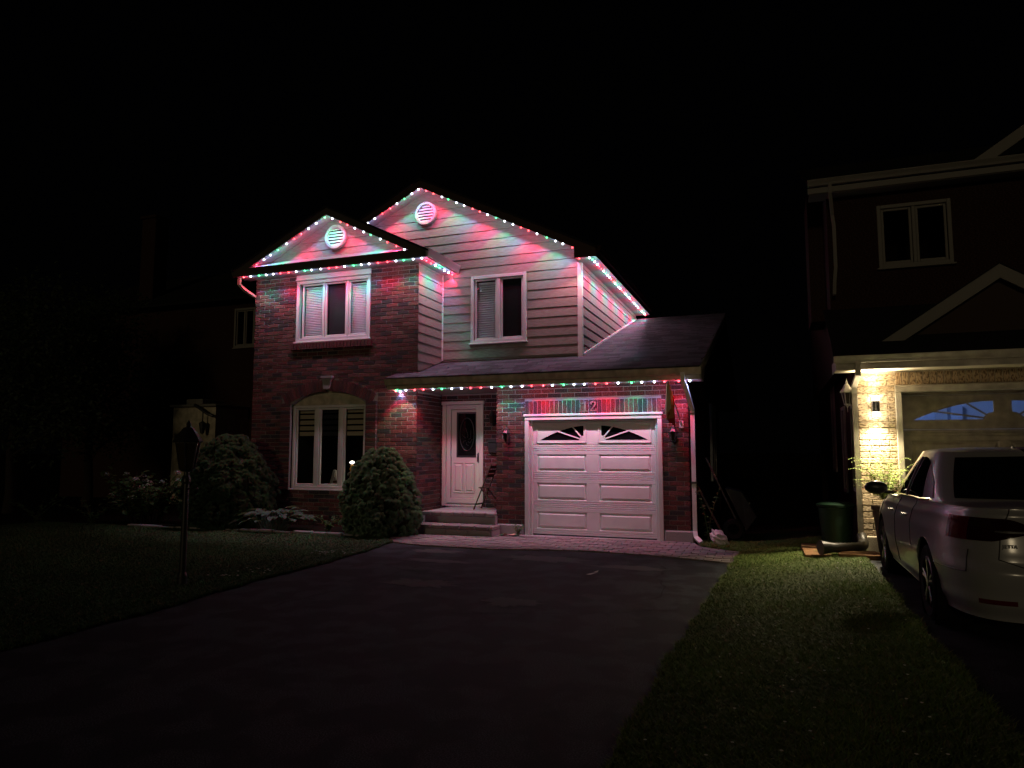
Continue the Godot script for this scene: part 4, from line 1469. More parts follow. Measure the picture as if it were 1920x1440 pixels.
func make_house_things() -> void:
	carriage_lamp("black carriage lantern on the brick pier left of the garage door", Vector3(-4.85, 1.88, ZF + 0.122), Vector3(0, 0, 1), M.iron, M.smoke, "black carriage lanterns of the brick house")
	carriage_lamp("black carriage lantern on the brick pier right of the garage door", Vector3(-1.665, 1.88, ZF + 0.122), Vector3(0, 0, 1), M.iron, M.smoke, "black carriage lanterns of the brick house")
	carriage_lamp("dark lantern in the porch recess right of the front door", Vector3(-5.62, 2.28, ZS + 0.122), Vector3(0, 0, 1), M.iron, M.smoke, "black carriage lanterns of the brick house")
	# mailbox
	var mb := MB.new()
	mb.xf = Transform3D(Basis.IDENTITY, Vector3(-5.62, 1.58, ZS + 0.005))
	mb.box(Vector3(-0.1, 0, 0), Vector3(0.1, 0.22, 0.09), 0.01)
	mb.prism(PackedVector2Array([Vector2(-0.11, 0.222), Vector2(0.11, 0.222), Vector2(0.11, 0.25), Vector2(0.06, 0.29), Vector2(-0.06, 0.29), Vector2(-0.11, 0.25)]), 0.0, 0.105)
	mb.box(Vector3(-0.085, 0.09, 0.0905), Vector3(0.085, 0.2, 0.096), 0.002)
	tag(build("mailbox", mb, M.iron, self), "dark wall mailbox on the brick between front door and garage corner", "mailbox")
	# porch steps: stone risers, slabs with a row of coping stones
	var ps := thing("porch_steps", "two stone steps with a broad slab landing below the white front door", "steps")
	var core := MB.new()
	core.box(Vector3(-6.6, -0.02, ZS + 0.0), Vector3(-5.125, 0.36, -12.72), 0.0)
	core.box(Vector3(-6.6, -0.02, -12.80), Vector3(-5.07, 0.36, -12.70), 0.01)
	core.box(Vector3(-6.9, -0.02, -12.72), Vector3(-5.0, 0.14, -12.36), 0.01)
	build("riser", core, M.stone, ps)
	var land := MB.new()
	land.box(Vector3(-6.62, 0.362, ZS + 0.002), Vector3(-5.12, 0.42, -12.78), 0.008)
	build("landing", land, M.stone, ps)
	var x := -6.64
	var k := 0
	while x < -5.08:
		var w := 0.2 + 0.03 * ((k * 7) % 3)
		var c := MB.new()
		c.box(Vector3(x, 0.345, -12.778), Vector3(minf(x + w, -5.05) - 0.008, 0.421 + rng.randf_range(-0.003, 0.003), -12.635 + rng.randf_range(-0.01, 0.01)), 0.014)
		build("coping_stone", c, M.pavers[k % 4], ps)
		x += w
		k += 1
	x = -6.93
	while x < -5.02:
		var w := 0.27 + 0.04 * ((k * 5) % 3)
		var c := MB.new()
		c.box(Vector3(x, 0.13, -12.718), Vector3(minf(x + w, -4.98) - 0.008, 0.205 + rng.randf_range(-0.003, 0.003), -12.31 + rng.randf_range(-0.015, 0.015)), 0.014)
		build("coping_stone", c, M.pavers[(k + 1) % 4], ps)
		x += w
		k += 1
	x = -6.88
	while x < -5.03:
		var c := MB.new()
		c.box(Vector3(x, -0.01, -12.5), Vector3(minf(x + 0.46, -4.995) - 0.008, 0.125, -12.345), 0.008)
		build("riser_block", c, M.stone, ps)
		x += 0.46
	# folding wooden chair seen side on, half behind the garage corner
	var ch := thing("folding_chair", "folding wooden chair standing on the porch against the garage corner", "chair", Vector3(-5.5, 0.42, -13.55))
	var z := [-0.2, 0.2]
	for s in z:
		var l1 := MB.new()
		l1.bar(Vector3(-0.32, 0.0, s), Vector3(0.06, 0.92, s * 0.9), 0.035, 0.02)
		build("back_leg", l1, M.oldwood, ch)
		var l2 := MB.new()
		l2.bar(Vector3(0.2, 0.0, s * 0.8), Vector3(-0.2, 0.46, s * 0.8), 0.035, 0.02)
		build("leg", l2, M.oldwood, ch)
	for i in 5:
		var sl := MB.new()
		sl.box(Vector3(-0.22 + i * 0.085, 0.44, -0.19), Vector3(-0.145 + i * 0.085, 0.458, 0.19), 0.003)
		build("seat_slat", sl, M.oldwood, ch)
	for i in 3:
		var sl := MB.new()
		sl.box(Vector3(-0.04 + i * 0.035, 0.66 + i * 0.09, -0.19), Vector3(-0.022 + i * 0.035, 0.72 + i * 0.09, 0.19), 0.003)
		build("back_slat", sl, M.oldwood, ch)
	for yy in [0.09]:
		var sl := MB.new()
		sl.box(Vector3(-0.3, yy, -0.2), Vector3(-0.275, yy + 0.03, 0.2), 0.003)
		build("stretcher", sl, M.oldwood, ch)
	# flag on a slanted pole
	var fp := thing("flagpole", "slanted metal pole with a worn furled flag right of the garage door", "flagpole")
	var b0 := Vector3(-1.53, 2.09, ZF + 0.02)
	var b1 := Vector3(-1.69, 2.84, -12.22)
	var bk := MB.new()
	bk.box(Vector3(-1.565, 2.03, ZF + 0.001), Vector3(-1.495, 2.16, ZF + 0.03), 0.008)
	bk.tube([b0, b0.lerp(b1, 0.1)], 0.022, 8)
	build("bracket", bk, M.vinyl, fp)
	var pl := MB.new()
	pl.tube([b0, b1], 0.0125, 8)
	build("pole", pl, M.steel, fp)
	# cloth hanging in folds from the outer half of the pole
	var cl := MB.new()
	cl.tinted = true
	var cols := 18
	var rows := 16
	var grid: Array = []
	for i in cols + 1:
		var u := float(i) / cols
		var top := b0.lerp(b1, 0.62 + 0.38 * u)
		var line: Array = []
		for j in rows + 1:
			var q := float(j) / rows
			var hang := 0.46 + 0.06 * sin(u * 17.0) + 0.04 * sin(u * 41.0)
			var p := top + Vector3(0, -hang * q, 0)
			p.x += (0.035 + 0.03 * q) * sin(u * 22.0) - 0.02 * q
			p.z += -0.12 * q * u + 0.02 * cos(u * 22.0)
			line.append(p)
		grid.append(line)
	for i in cols:
		for j in rows:
			var q := (j + 0.5) / rows
			var band := Color(0.55, 0.42, 0.2) if q < 0.5 else Color(0.42, 0.17, 0.07)
			if i < 5: band = Color(0.3, 0.03, 0.03)
			elif i > 13 and q > 0.2: band = Color(0.5, 0.4, 0.25)
			cl.tint = band
			cl.quad(grid[i][j], grid[i + 1][j], grid[i + 1][j + 1], grid[i][j + 1])
	var fm := mat(1, 1, 1, 0.9, 0.2)
	fm.vertex_color_use_as_albedo = true
	M.flag = fm
	build("flag", cl, fm, fp)
	# crumpled paper by the left pier, leaf on the drive
	var pp := MB.new()
	pp.xf = Transform3D(Basis(Vector3.UP, 0.2), Vector3(-4.76, 0.03, -12.6))
	for q in [[-0.2, 0.0, -0.02, 0.03, 0.0, 0.05], [-0.02, 0.0, 0.16, 0.05, 0.05, 0.02], [0.1, -0.03, 0.24, 0.0, 0.06, 0.03]]:
		var a := Vector3(q[0], 0.0, q[1] - 0.05)
		var b := Vector3(q[2], q[4], q[3] - 0.05)
		var c := Vector3(q[2] - 0.03, q[5] + 0.01, q[3] + 0.07)
		var d := Vector3(q[0] + 0.03, 0.012, q[1] + 0.06)
		pp.quad(a, b, c, d)
		pp.quad(d + Vector3(0, -0.004, 0), c + Vector3(0, -0.004, 0), b + Vector3(0, -0.004, 0), a + Vector3(0, -0.004, 0))
	tag(build("torn_paper", pp, mat(0.6, 0.48, 0.36, 0.8), self), "torn scrap of pale paper on the pavers by the left garage pier", "paper")
	var lf := MB.new()
	lf.xf = Transform3D(Basis(Vector3.UP, 0.3), Vector3(-2.29, 0.012, -9.15))
	lf.quad(Vector3(-0.08, 0.0, 0.0), Vector3(-0.02, 0.004, 0.035), Vector3(0.07, 0.03, 0.01), Vector3(-0.01, 0.012, -0.035))
	lf.tri(Vector3(0.02, 0.03, -0.02), Vector3(0.07, 0.03, 0.01), Vector3(0.09, 0.05, -0.03))
	tag(build("pale_leaf", lf, mat(0.6, 0.58, 0.5, 0.7), self), "single pale curled leaf lying on the asphalt in front of the garage", "leaf")
	# wheelbarrow stood on its nose against the side wall
	var wb := thing("wheelbarrow", "dark wheelbarrow tipped up with its handles leaning on the right side of the garage", "wheelbarrow", Vector3(-0.85, 0.05, -13.35))
	for s in [0, 1]:
		var hd := MB.new()
		if s == 0: hd.bar(Vector3(0.0, 0.0, 0.22), Vector3(-0.5, 1.0, 0.12), 0.035, 0.035)
		else: hd.bar(Vector3(0.24, 0.1, -0.45), Vector3(-0.36, 1.45, -0.4), 0.035, 0.035)
		build("handle", hd, M.oldwood, wb)
	var tub := MB.new()
	tub.xf = Transform3D(Basis(Vector3(0, 0, 1), 0.42), Vector3(0.24, 0.55, -0.15))
	var rim0 := [Vector3(-0.06, -0.4, -0.32), Vector3(-0.06, -0.4, 0.32), Vector3(-0.06, 0.42, 0.36), Vector3(-0.06, 0.42, -0.36)]
	var rim1 := [Vector3(0.2, -0.25, -0.2), Vector3(0.2, -0.25, 0.2), Vector3(0.16, 0.25, 0.22), Vector3(0.16, 0.25, -0.22)]
	for i in 4:
		var j := (i + 1) % 4
		tub.quad(rim0[i], rim0[j], rim1[j], rim1[i])
	tub.quad(rim1[0], rim1[1], rim1[2], rim1[3])
	build("tray", tub, M.black, wb)
	var wl := MB.new()
	wl.xf = Transform3D(Basis(Vector3(1, 0, 0), PI / 2), Vector3(0.12, 0.16, -0.12))
	wl.lathe([Vector2(0.1, -0.04), Vector2(0.17, -0.045), Vector2(0.19, 0.0), Vector2(0.17, 0.045), Vector2(0.1, 0.04)], 20)
	build("wheel", wl, M.tyre, wb)
	for s in [-0.14, 0.14]:
		var lg := MB.new()
		lg.bar(Vector3(0.1, 0.72, s - 0.15), Vector3(0.42, 0.62, s - 0.15), 0.025, 0.025)
		build("leg", lg, M.iron, wb)
	# crumpled white bag at its foot
	var bg := MB.new()
	var f := FastNoiseLite.new()
	f.seed = 12
	f.frequency = 1.2
	var seg := 18
	var rw := 12
	var pt := func(i: int, j: int) -> Vector3:
		var la: float = -PI / 2 + PI * j / rw
		var lo: float = TAU * (i % seg) / seg
		var d := Vector3(cos(la) * cos(lo), sin(la), cos(la) * sin(lo))
		var r := 1.0 + 0.5 * f.get_noise_3d(d.x * 2, d.y * 2, d.z * 2)
		return Vector3(d.x * 0.13 * r - 0.06 * d.y, d.y * 0.15 * r + 0.13, d.z * 0.12 * r)
	for i in seg:
		for j in rw:
			bg.quad(pt.call(i, j), pt.call(i, j + 1), pt.call(i + 1, j + 1), pt.call(i + 1, j))
	tag(build("white_bag", bg, mat(0.6, 0.56, 0.58, 0.7), self, Vector3(-0.92, 0.0, -12.62)), "crumpled white cloth bag on the pavers right of the garage downspout", "bag")
	# weeds between downspout and wheelbarrow and at the left pier
	weed("leafy weed climbing beside the garage downspout", Vector3(-1.12, 0.0, -12.85), 1.05, 70, 0.26, 5)
	weed("small weed growing at the foot of the left garage pier", Vector3(-4.58, 0.0, -12.62), 0.24, 30, 0.12, 6)
	# things inside the lower window: curtain, small lit lantern
	var cu := MB.new()
	for i in 10:
		var u0 := i / 10.0
		var u1 := (i + 1) / 10.0
		var za := ZF - 0.42 + 0.03 * sin(u0 * 20)
		var zb := ZF - 0.42 + 0.03 * sin(u1 * 20)
		cu.quad(Vector3(-9.30 + u0 * 0.25, 0.76, za), Vector3(-9.30 + u1 * 0.25, 0.76, zb), Vector3(-9.16 + u1 * 0.07, 1.2, zb), Vector3(-9.16 + u0 * 0.07, 1.2, za))
	tag(build("white_drape", cu, mat(0.55, 0.55, 0.55, 0.8), self), "white drape gathered to a point behind the middle pane of the lower window", "drape")
	var tl := thing("table_lantern", "small glowing lantern behind the lower right window pane next to the shrub", "lantern", Vector3(-8.66, 0.98, ZF - 0.38))
	var st := MB.new()
	st.lathe([Vector2(0.09, 0.0), Vector2(0.09, 0.02), Vector2(0.05, 0.05), Vector2(0.04, 0.2), Vector2(0.06, 0.24), Vector2(0.03, 0.3), Vector2(0.05, 0.33), Vector2(0.0, 0.33)], 14)
	build("stand", st, mat(0.5, 0.28, 0.07, 0.35), tl)
	var bl := MB.new()
	bl.ball(Vector3(0, 0.39, 0), Vector3(0.05, 0.035, 0.05), 12, 8)
	build("lamp_globe", bl, glow(1.0, 0.95, 0.85, 4.0), tl)
	var ol := OmniLight3D.new()
	ol.name = "glow"
	ol.position = Vector3(0, 0.39, 0)
	ol.light_color = Color(1, 0.9, 0.75)
	ol.light_energy = 0.06
	ol.omni_range = 8.0
	ol.omni_attenuation = 2.0
	ol.light_size = 0.03
	ol.shadow_enabled = true
	tl.add_child(ol)
	var tb := MB.new()
	tb.box(Vector3(-0.35, -0.05, -0.25), Vector3(0.3, -0.002, 0.2), 0.006)
	build("shelf", tb, M.oldwood, tl)

func leaf_mesh(l: float, w: float, bend := 0.25) -> ArrayMesh:
	# one leaf along +z, base at the origin, folded along its rib
	var mb := MB.new()
	var prof := [0.0, 0.7, 1.0, 0.8, 0.0]
	for k in 4:
		var t0 := k / 4.0
		var t1 := (k + 1) / 4.0
		var y0 := -bend * l * t0 * t0
		var y1 := -bend * l * t1 * t1
		var w0: float = prof[k] * w * 0.5
		var w1: float = prof[k + 1] * w * 0.5
		for s in [-1.0, 1.0]:
			var a := Vector3(0, y0, t0 * l)
			var b := Vector3(0, y1, t1 * l)
			var c := Vector3(s * w1, y1 + w1 * 0.35, t1 * l)
			var d := Vector3(s * w0, y0 + w0 * 0.35, t0 * l)
			if s > 0: mb.quad(a, b, c, d)
			else: mb.quad(a, d, c, b)
	return mb.mesh()

func aim(dir: Vector3, roll := 0.0) -> Basis:
	var z := dir.normalized()
	var x := Vector3.UP.cross(z)
	x = x.normalized() if x.length() > 0.01 else Vector3.RIGHT
	return Basis(x, z.cross(x), z).rotated(z, roll)

func weed(label: String, at: Vector3, hgt: float, leaves: int, spread: float, sd: int) -> Node3D:
	var t := thing("weed", label, "plant", at)
	rng.seed = sd * 77
	var st := MB.new()
	var tips: Array = []
	for k in 5:
		var a := TAU * k / 5.0 + rng.randf()
		var p: Array = []
		for i in 5:
			var q := i / 4.0
			p.append(Vector3(cos(a) * spread * q * q, hgt * q * rng.randf_range(0.85, 1.0), sin(a) * spread * q * q))
		st.tube(p, [0.006, 0.005, 0.004, 0.003, 0.002], 5)
		tips.append(p)
	build("stem", st, M.leaf, t)
	var xs: Array = []
	for i in leaves:
		var p: Array = tips[rng.randi() % 5]
		var q := rng.randf_range(0.5, 3.99)
		var c: Vector3 = p[int(q)].lerp(p[int(q) + 1], q - int(q))
		var d := Vector3(rng.randf_range(-1, 1), rng.randf_range(-0.1, 0.7), rng.randf_range(-1, 1))
		xs.append(Transform3D(aim(d, rng.randf_range(-0.5, 0.5)).scaled(Vector3.ONE * rng.randf_range(0.6, 1.1)), c))
	many("foliage", leaf_mesh(0.085, 0.045), M.leaf, xs, t)
	return t

# ---------------------------------------------------------------- the house on the right
const ZN := -11.45

func make_neighbour() -> void:
	var h := thing("neighbour_house", "dark house on the right with a lit yellow brick garage pier and a dark trimmed gable", "house")
	var ff := face_front(ZN)
	var g := 0.12
	var pier := slab_wall("brick_wall", ff, [rect(1.22, 0.1, 1.68, 2.9), rect(1.68, 2.5, 6.5, 2.9), rect(4.55, 0.1, 6.5, 2.5)], 0.2, M.ymortar, h)
	var keep := single_left
	single_left = 300
	var yes := func(_x: float, _y: float) -> bool: return true
	brickwork(pier, ff, 1.19, 1.70, 0.41, 2.76, [hole_rect(1.68, 9.0, -1, 2.58)], yes, M.ybricks)
	single_left = keep
	for k in 34:
		var x := 1.70 + k * 0.0885
		var w := MB.new()
		w.box(Vector3(x, 2.585, ZN - 0.04), Vector3(x + 0.079, 2.765, ZN + rng.randf_range(-0.003, 0.003)), 0.005)
		build("brick", w, M.ysoldier, pier)
	var ft := MB.new()
	ft.box(Vector3(1.18, 0.0, ZN - 0.2), Vector3(1.7, 0.40, ZN + 0.02), 0.015)
	build("footing", ft, M.ymortar, pier)
	# left side wall in brick darkened for shade, entry recess further back
	var fl := face_left(1.19)
	var sw := slab_wall("side_wall", fl, [rect(-17.5, 0, ZN - 0.04, 3.0)], 0.15, M.dimmed_brick, h)
	for q in [[-12.3, -11.86, 1.0, 2.35], [-13.95, -13.4, 0.9, 2.4], [-16.2, -15.5, 1.2, 3.0]]:
		var wn := MB.new()
		wn.xf = fl
		wn.prism(rect(q[0], q[2], q[0] + 0.05, q[3]), -0.005, 0.03)
		wn.prism(rect(q[1] - 0.05, q[2], q[1], q[3]), -0.005, 0.03)
		wn.prism(rect(q[0] + 0.05, q[3] - 0.06, q[1] - 0.05, q[3]), -0.005, 0.028)
		wn.prism(rect(q[0] + 0.05, q[2], q[1] - 0.05, q[2] + 0.06), -0.005, 0.028)
		var wi := build("window", wn, M.lantern_white, sw)
		var pn := MB.new()
		pn.xf = fl
		pn.prism(rect(q[0] + 0.05, q[2] + 0.06, q[1] - 0.05, q[3] - 0.06), -0.004, 0.008)
		build("pane", pn, M.tint_glass, wi)
	# garage door
	var fr := MB.new()
	fr.box(Vector3(1.68, 0.1, ZN - 0.22), Vector3(1.765, 2.48, ZN + 0.025), 0.008)
	fr.box(Vector3(1.68, 2.48, ZN - 0.22), Vector3(4.6, 2.575, ZN + 0.03), 0.008)
	fr.box(Vector3(4.515, 0.1, ZN - 0.22), Vector3(4.6, 2.48, ZN + 0.025), 0.008)
	build("garage_door_frame", fr, M.ntrim, h)
	var dz := ZN - 0.16
	var gd := MB.new()
	gd.box(Vector3(1.76, 0.1, dz - 0.06), Vector3(4.52, 1.9, dz - 0.03))
	var door := build("garage_door", gd, M.ngarage, h)
	var ys := [0.12, 0.71, 1.30, 1.89, 2.48]
	for r in 4:
		var mb := MB.new()
		var a: float = ys[r] + 0.003
		var b: float = ys[r + 1] - 0.003
		var fa := a + 0.11
		var fb := b - 0.11
		for y in [[a, a + 0.04], [a + 0.046, fa], [fb, b - 0.046], [b - 0.04, b]]:
			mb.box(Vector3(1.765, y[0], dz - 0.03), Vector3(4.515, y[1], dz), 0.003)
		for x in [[1.765, 1.88], [2.98, 3.1], [4.2, 4.515]]:
			if r == 3: fb = 2.372
			mb.box(Vector3(x[0], fa, dz - 0.03), Vector3(x[1], fb, dz - 0.001))
		if r < 3:
			raised_field(mb, 1.88, 2.98, fa, fb, dz)
			raised_field(mb, 3.1, 4.2, fa, fb, dz)
		build("door_section", mb, M.ngarage, door)
	# the garage inside: pale walls in the light of a blue tube
	var inside := mat(0.5, 0.5, 0.52, 0.8)
	var gi := MB.new()
	gi.box(Vector3(1.7, 0.1, -15.9), Vector3(4.6, 2.8, -15.8))
	gi.box(Vector3(1.6, 0.1, -15.9), Vector3(1.7, 2.8, dz - 0.07))
	gi.box(Vector3(4.6, 0.1, -15.9), Vector3(4.7, 2.8, dz - 0.07))
	gi.box(Vector3(1.6, 2.8, -15.9), Vector3(4.7, 2.88, dz - 0.07))
	gi.box(Vector3(1.6, 0.02, -15.9), Vector3(4.7, 0.1, dz - 0.07))
	gi.box(Vector3(1.6, 2.41, dz - 0.075), Vector3(4.7, 2.8, dz - 0.065))
	var ro := build("garage_room", gi, inside, h)
	var cb := MB.new()
	cb.box(Vector3(2.02, 1.2, -15.78), Vector3(2.2, 2.62, -15.4), 0.01)
	cb.box(Vector3(2.5, 2.1, -15.78), Vector3(4.2, 2.13, -15.4), 0.005)
	cb.box(Vector3(2.6, 2.14, -15.75), Vector3(2.95, 2.36, -15.45), 0.01)
	cb.box(Vector3(3.2, 2.14, -15.75), Vector3(3.4, 2.5, -15.45), 0.01)
	build("shelf", cb, mat(0.35, 0.36, 0.4, 0.8), ro)
	var tb := MB.new()
	tb.tube([Vector3(2.4, 2.72, -13.6), Vector3(2.8, 2.72, -13.6)], 0.02, 8)
	build("tube_light", tb, glow(0.2, 0.4, 1.0, 3.0), ro)
	var bl3 := OmniLight3D.new()
	bl3.name = "tube_glow"
	bl3.light_color = Color(0.24, 0.42, 1.0).linear_to_srgb()
	bl3.light_energy = 1.5
	bl3.light_size = 0.02
	bl3.omni_range = 12.0
	bl3.omni_attenuation = 2.0
	bl3.shadow_enabled = true
	bl3.position = Vector3(2.6, 2.72, -13.6)
	ro.add_child(bl3)
	for k in 2:
		var f0: float = [1.88, 3.1][k]
		var f1: float = [2.98, 4.2][k]
		var flip := k == 1
		var fx := func(u: float) -> float: return (f1 - u) if not flip else (f0 + u)
		var a := 2.0
		var b := 2.37
		var w: float = f1 - f0
		var u0 := 0.05
		var u1 := w - 0.05
		var g0 := 2.075
		var g1 := 2.335
		var arc := PackedVector2Array()
		for j in 13:
			var s := j / 12.0
			arc.append(Vector2(u0 + (u1 - u0) * s, g0 + (g1 - g0) * (1.0 - pow(s, 1.9))))
		var sp := PackedVector2Array([Vector2(fx.call(0.0), b), Vector2(fx.call(w), b), Vector2(fx.call(w), g0)])
		for j in range(12, -1, -1): sp.append(Vector2(fx.call(arc[j].x), arc[j].y))
		sp.append(Vector2(fx.call(0.0), g1))
		var mb := MB.new()
		mb.xf = face_front(dz)
		mb.prism(sp, -0.03, 0.0)
		mb.prism(PackedVector2Array([Vector2(fx.call(0.0), a), Vector2(fx.call(w), a), Vector2(fx.call(w), g0), Vector2(fx.call(0.0), g0)]), -0.03, 0.001)
		mb.prism(PackedVector2Array([Vector2(fx.call(0.0), g0), Vector2(fx.call(u0), g0), Vector2(fx.call(u0), g1), Vector2(fx.call(0.0), g1)]), -0.03, 0.001)
		var hub := PackedVector2Array([Vector2(fx.call(u0), g0)])
		for j in 5: hub.append(Vector2(fx.call(u0 + 0.13 * cos(j * PI / 8)), g0 + 0.1 * sin(j * PI / 8)))
		mb.prism(hub, -0.028, 0.002)
		var win := build("window", mb, M.ngarage, door)
		for an in [[0.165, 0.74], [0.62, 0.32]]:
			var sk := MB.new()
			sk.xf = face_front(dz)
			var d := Vector2(cos(an[0]), sin(an[0]))
			var p0 := Vector2(u0, g0) + d * 0.1
			var p1: Vector2 = Vector2(u0, g0) + d * (an[1] / cos(an[0]))
			sk.bar(Vector3(fx.call(p0.x), p0.y, -0.008), Vector3(fx.call(p1.x), minf(p1.y, g1), -0.008), 0.024, 0.02, Vector3(0, 0, 1))
			build("spoke", sk, M.ngarage, win)
		var pn := MB.new()
		pn.xf = face_front(dz)
		pn.prism(PackedVector2Array([Vector2(fx.call(u0 - 0.01), g0 - 0.01), Vector2(fx.call(u1 + 0.01), g0 - 0.01), Vector2(fx.call(u1 + 0.01), g1 + 0.01), Vector2(fx.call(u0 - 0.01), g1 + 0.01)]), -0.024, -0.02)
		build("window_pane", pn, M.glass, win)
	# eave over the garage: soffit panels, gutter, low roof
	var ze := ZN + 0.36
	var x := 0.9
	while x < 6.4:
		var so := MB.new()
		so.box(Vector3(x, 2.79, ZN - 0.05), Vector3(x + 0.296, 2.802, ze - 0.012))
		build("soffit_panel", so, M.nsoffit, h)
		x += 0.3
	var fa := MB.new()
	fa.box(Vector3(0.9, 2.79, ze - 0.01), Vector3(6.5, 2.95, ze + 0.012), 0.004)
	fa.box(Vector3(0.885, 2.79, ZN - 0.3), Vector3(0.899, 2.95, ze + 0.012), 0.004)
	build("fascia", fa, M.ntrim, h)
	build("gutter", gutter_mesh(Vector3(0.86, 2.985, ze + 0.013), Vector3(6.5, 2.985, ze + 0.013), Vector3(0, 0, 1), 0.1, 0.11), M.ntrim, h)
	roof_slab(h, Vector3(0.86, 2.98, ze + 0.01), Vector3(6.5, 2.98, ze + 0.01), Vector3(6.5, 3.28, ZN - 0.02), Vector3(0.86, 3.28, ZN - 0.02), 0.03)
	roof_slab(h, Vector3(0.86, 3.28, ZN - 0.02), Vector3(6.5, 3.28, ZN - 0.02), Vector3(6.5, 4.0, ZN - 1.32), Vector3(0.86, 4.0, ZN - 1.32), 0.03)
	# gable over the garage
	var gz := ZN + 0.05
	var gcx := 3.06
	var gw := MB.new()
	gw.xf = face_front(gz - 0.14)
	gw.prism(PackedVector2Array([Vector2(1.45, 3.14), Vector2(4.67, 3.14), Vector2(gcx, 4.2)]), -0.1, 0.0)
	build("gable_wall", gw, M.umber, h)
	for s in [-1.0, 1.0]:
		var rk := MB.new()
		rk.xf = face_front(gz)
		rk.prism(PackedVector2Array([Vector2(gcx, 4.25), Vector2(gcx, 4.05), Vector2(gcx + s * 1.34, 3.15), Vector2(gcx + s * 1.64, 3.15)]), -0.03, 0.0)
		build("rake_board", rk, M.dim_trim, h)
		roof_slab(h, Vector3(gcx + s * 1.7, 3.13, gz + 0.02), Vector3(gcx, 4.27, gz + 0.02), Vector3(gcx, 4.27, ZN - 1.3), Vector3(gcx + s * 1.7, 3.13, ZN - 1.3), 0.02)
	# upper floor
	var zu := ZN - 1.3
	var uw := MB.new()
	uw.xf = face_front(zu)
	for q in [rect(0.98, 3.0, 1.77, 6.1), rect(2.77, 3.0, 6.5, 6.1), rect(1.77, 3.0, 2.77, 4.67), rect(1.77, 5.64, 2.77, 6.1)]: uw.prism(q, -0.15, 0.0)
	build("upper_wall", uw, M.dimmed_brick, h)
	var sd := MB.new()
	sd.box(Vector3(0.98, 2.9, -19), Vector3(1.1, 6.1, zu - 0.151))
	sd.box(Vector3(1.1, 0.0, -19.1), Vector3(6.5, 6.1, -19.0))
	sd.box(Vector3(0.72, 3.95, -14.6), Vector3(0.98, 6.3, -13.6))
	build("side_wall", sd, M.dimmed_brick, h)
	var wn := window_part(h, 1.735, 2.805, 4.63, 5.69, zu, 0.06, [Vector2(1.8, 2.24), Vector2(2.3, 2.74)], M.dim_trim, 0.04)
	room_part(wn, 1.8, 2.74, 4.7, 5.62, zu - 0.17, 1.0)
	var fu := MB.new()
	fu.box(Vector3(0.68, 5.93, zu + 0.28), Vector3(6.5, 6.03, zu + 0.3), 0.004)
	fu.box(Vector3(0.7, 5.92, zu - 0.1), Vector3(6.5, 5.932, zu + 0.27))
	build("fascia", fu, M.dim_trim, h)
	build("gutter", gutter_mesh(Vector3(0.68, 6.14, zu + 0.3), Vector3(6.5, 6.14, zu + 0.3), Vector3(0, 0, 1), 0.1, 0.11), M.dim_trim, h)
	roof_slab(h, Vector3(0.68, 6.13, zu + 0.32), Vector3(6.5, 6.13, zu + 0.32), Vector3(6.5, 8.0, zu - 4.0), Vector3(0.68, 8.0, zu - 4.0), 0.04)
	var dg := MB.new()
	dg.xf = face_front(zu + 0.2)
	dg.prism(PackedVector2Array([Vector2(3.1, 6.2), Vector2(3.4, 6.2), Vector2(5.1, 7.35), Vector2(5.1, 7.55)]), -0.03, 0.0)
	build("rake_board", dg, M.dim_trim, h)
	# downspouts
	var d1 := MB.new()
	d1.tube([Vector3(1.02, 6.05, zu + 0.36), Vector3(1.02, 5.9, zu + 0.34), Vector3(1.06, 5.6, zu + 0.08), Vector3(1.08, 5.4, zu + 0.06), Vector3(1.08, 4.7, zu + 0.06), Vector3(1.05, 4.45, zu + 0.12), Vector3(1.03, 4.2, zu + 0.2)], 0.038, 4, true)
	build("downspout", d1, M.dim_trim, h)
	var d2 := MB.new()
	d2.tube([Vector3(1.17, 2.9, ze + 0.05), Vector3(1.17, 2.72, ze + 0.02), Vector3(1.14, 2.58, ZN + 0.12), Vector3(1.14, 2.48, ZN + 0.06), Vector3(1.145, 0.42, ZN + 0.06)], 0.05, 4, true)
	build("downspout", d2, M.ntrim, h)
	# black drain extension on the ground
	var hp: Array = []
	var hr: Array = []
	for i in 41:
		var q := i / 40.0
		var p := Vector3(1.145, 0.42, ZN + 0.07).bezier_interpolate(Vector3(1.2, 0.2, ZN + 0.2), Vector3(1.12, 0.3, -10.95), Vector3(0.56, 0.30, -10.68), q)
		hp.append(p)
		hr.append(0.066 + (0.007 if i % 2 == 0 else 0.0) if q < 0.9 else 0.07 + (q - 0.9) * 0.3)
	var hm := MB.new()
	hm.tube(hp, hr, 14)
	var hose := build("drain_pipe", hm, M.hose, self)
	tag(hose, "black drain pipe running from the downspout over the boards to the grass", "drain pipe")
	# lights
	wall_lamp()
	carriage_lamp("white lantern on an arm at the left side of the yellow brick pier", Vector3(1.05, 2.40, ZN + 0.0), Vector3(-1, 0, 0), M.lantern_white, M.smoke, "", 0.86)
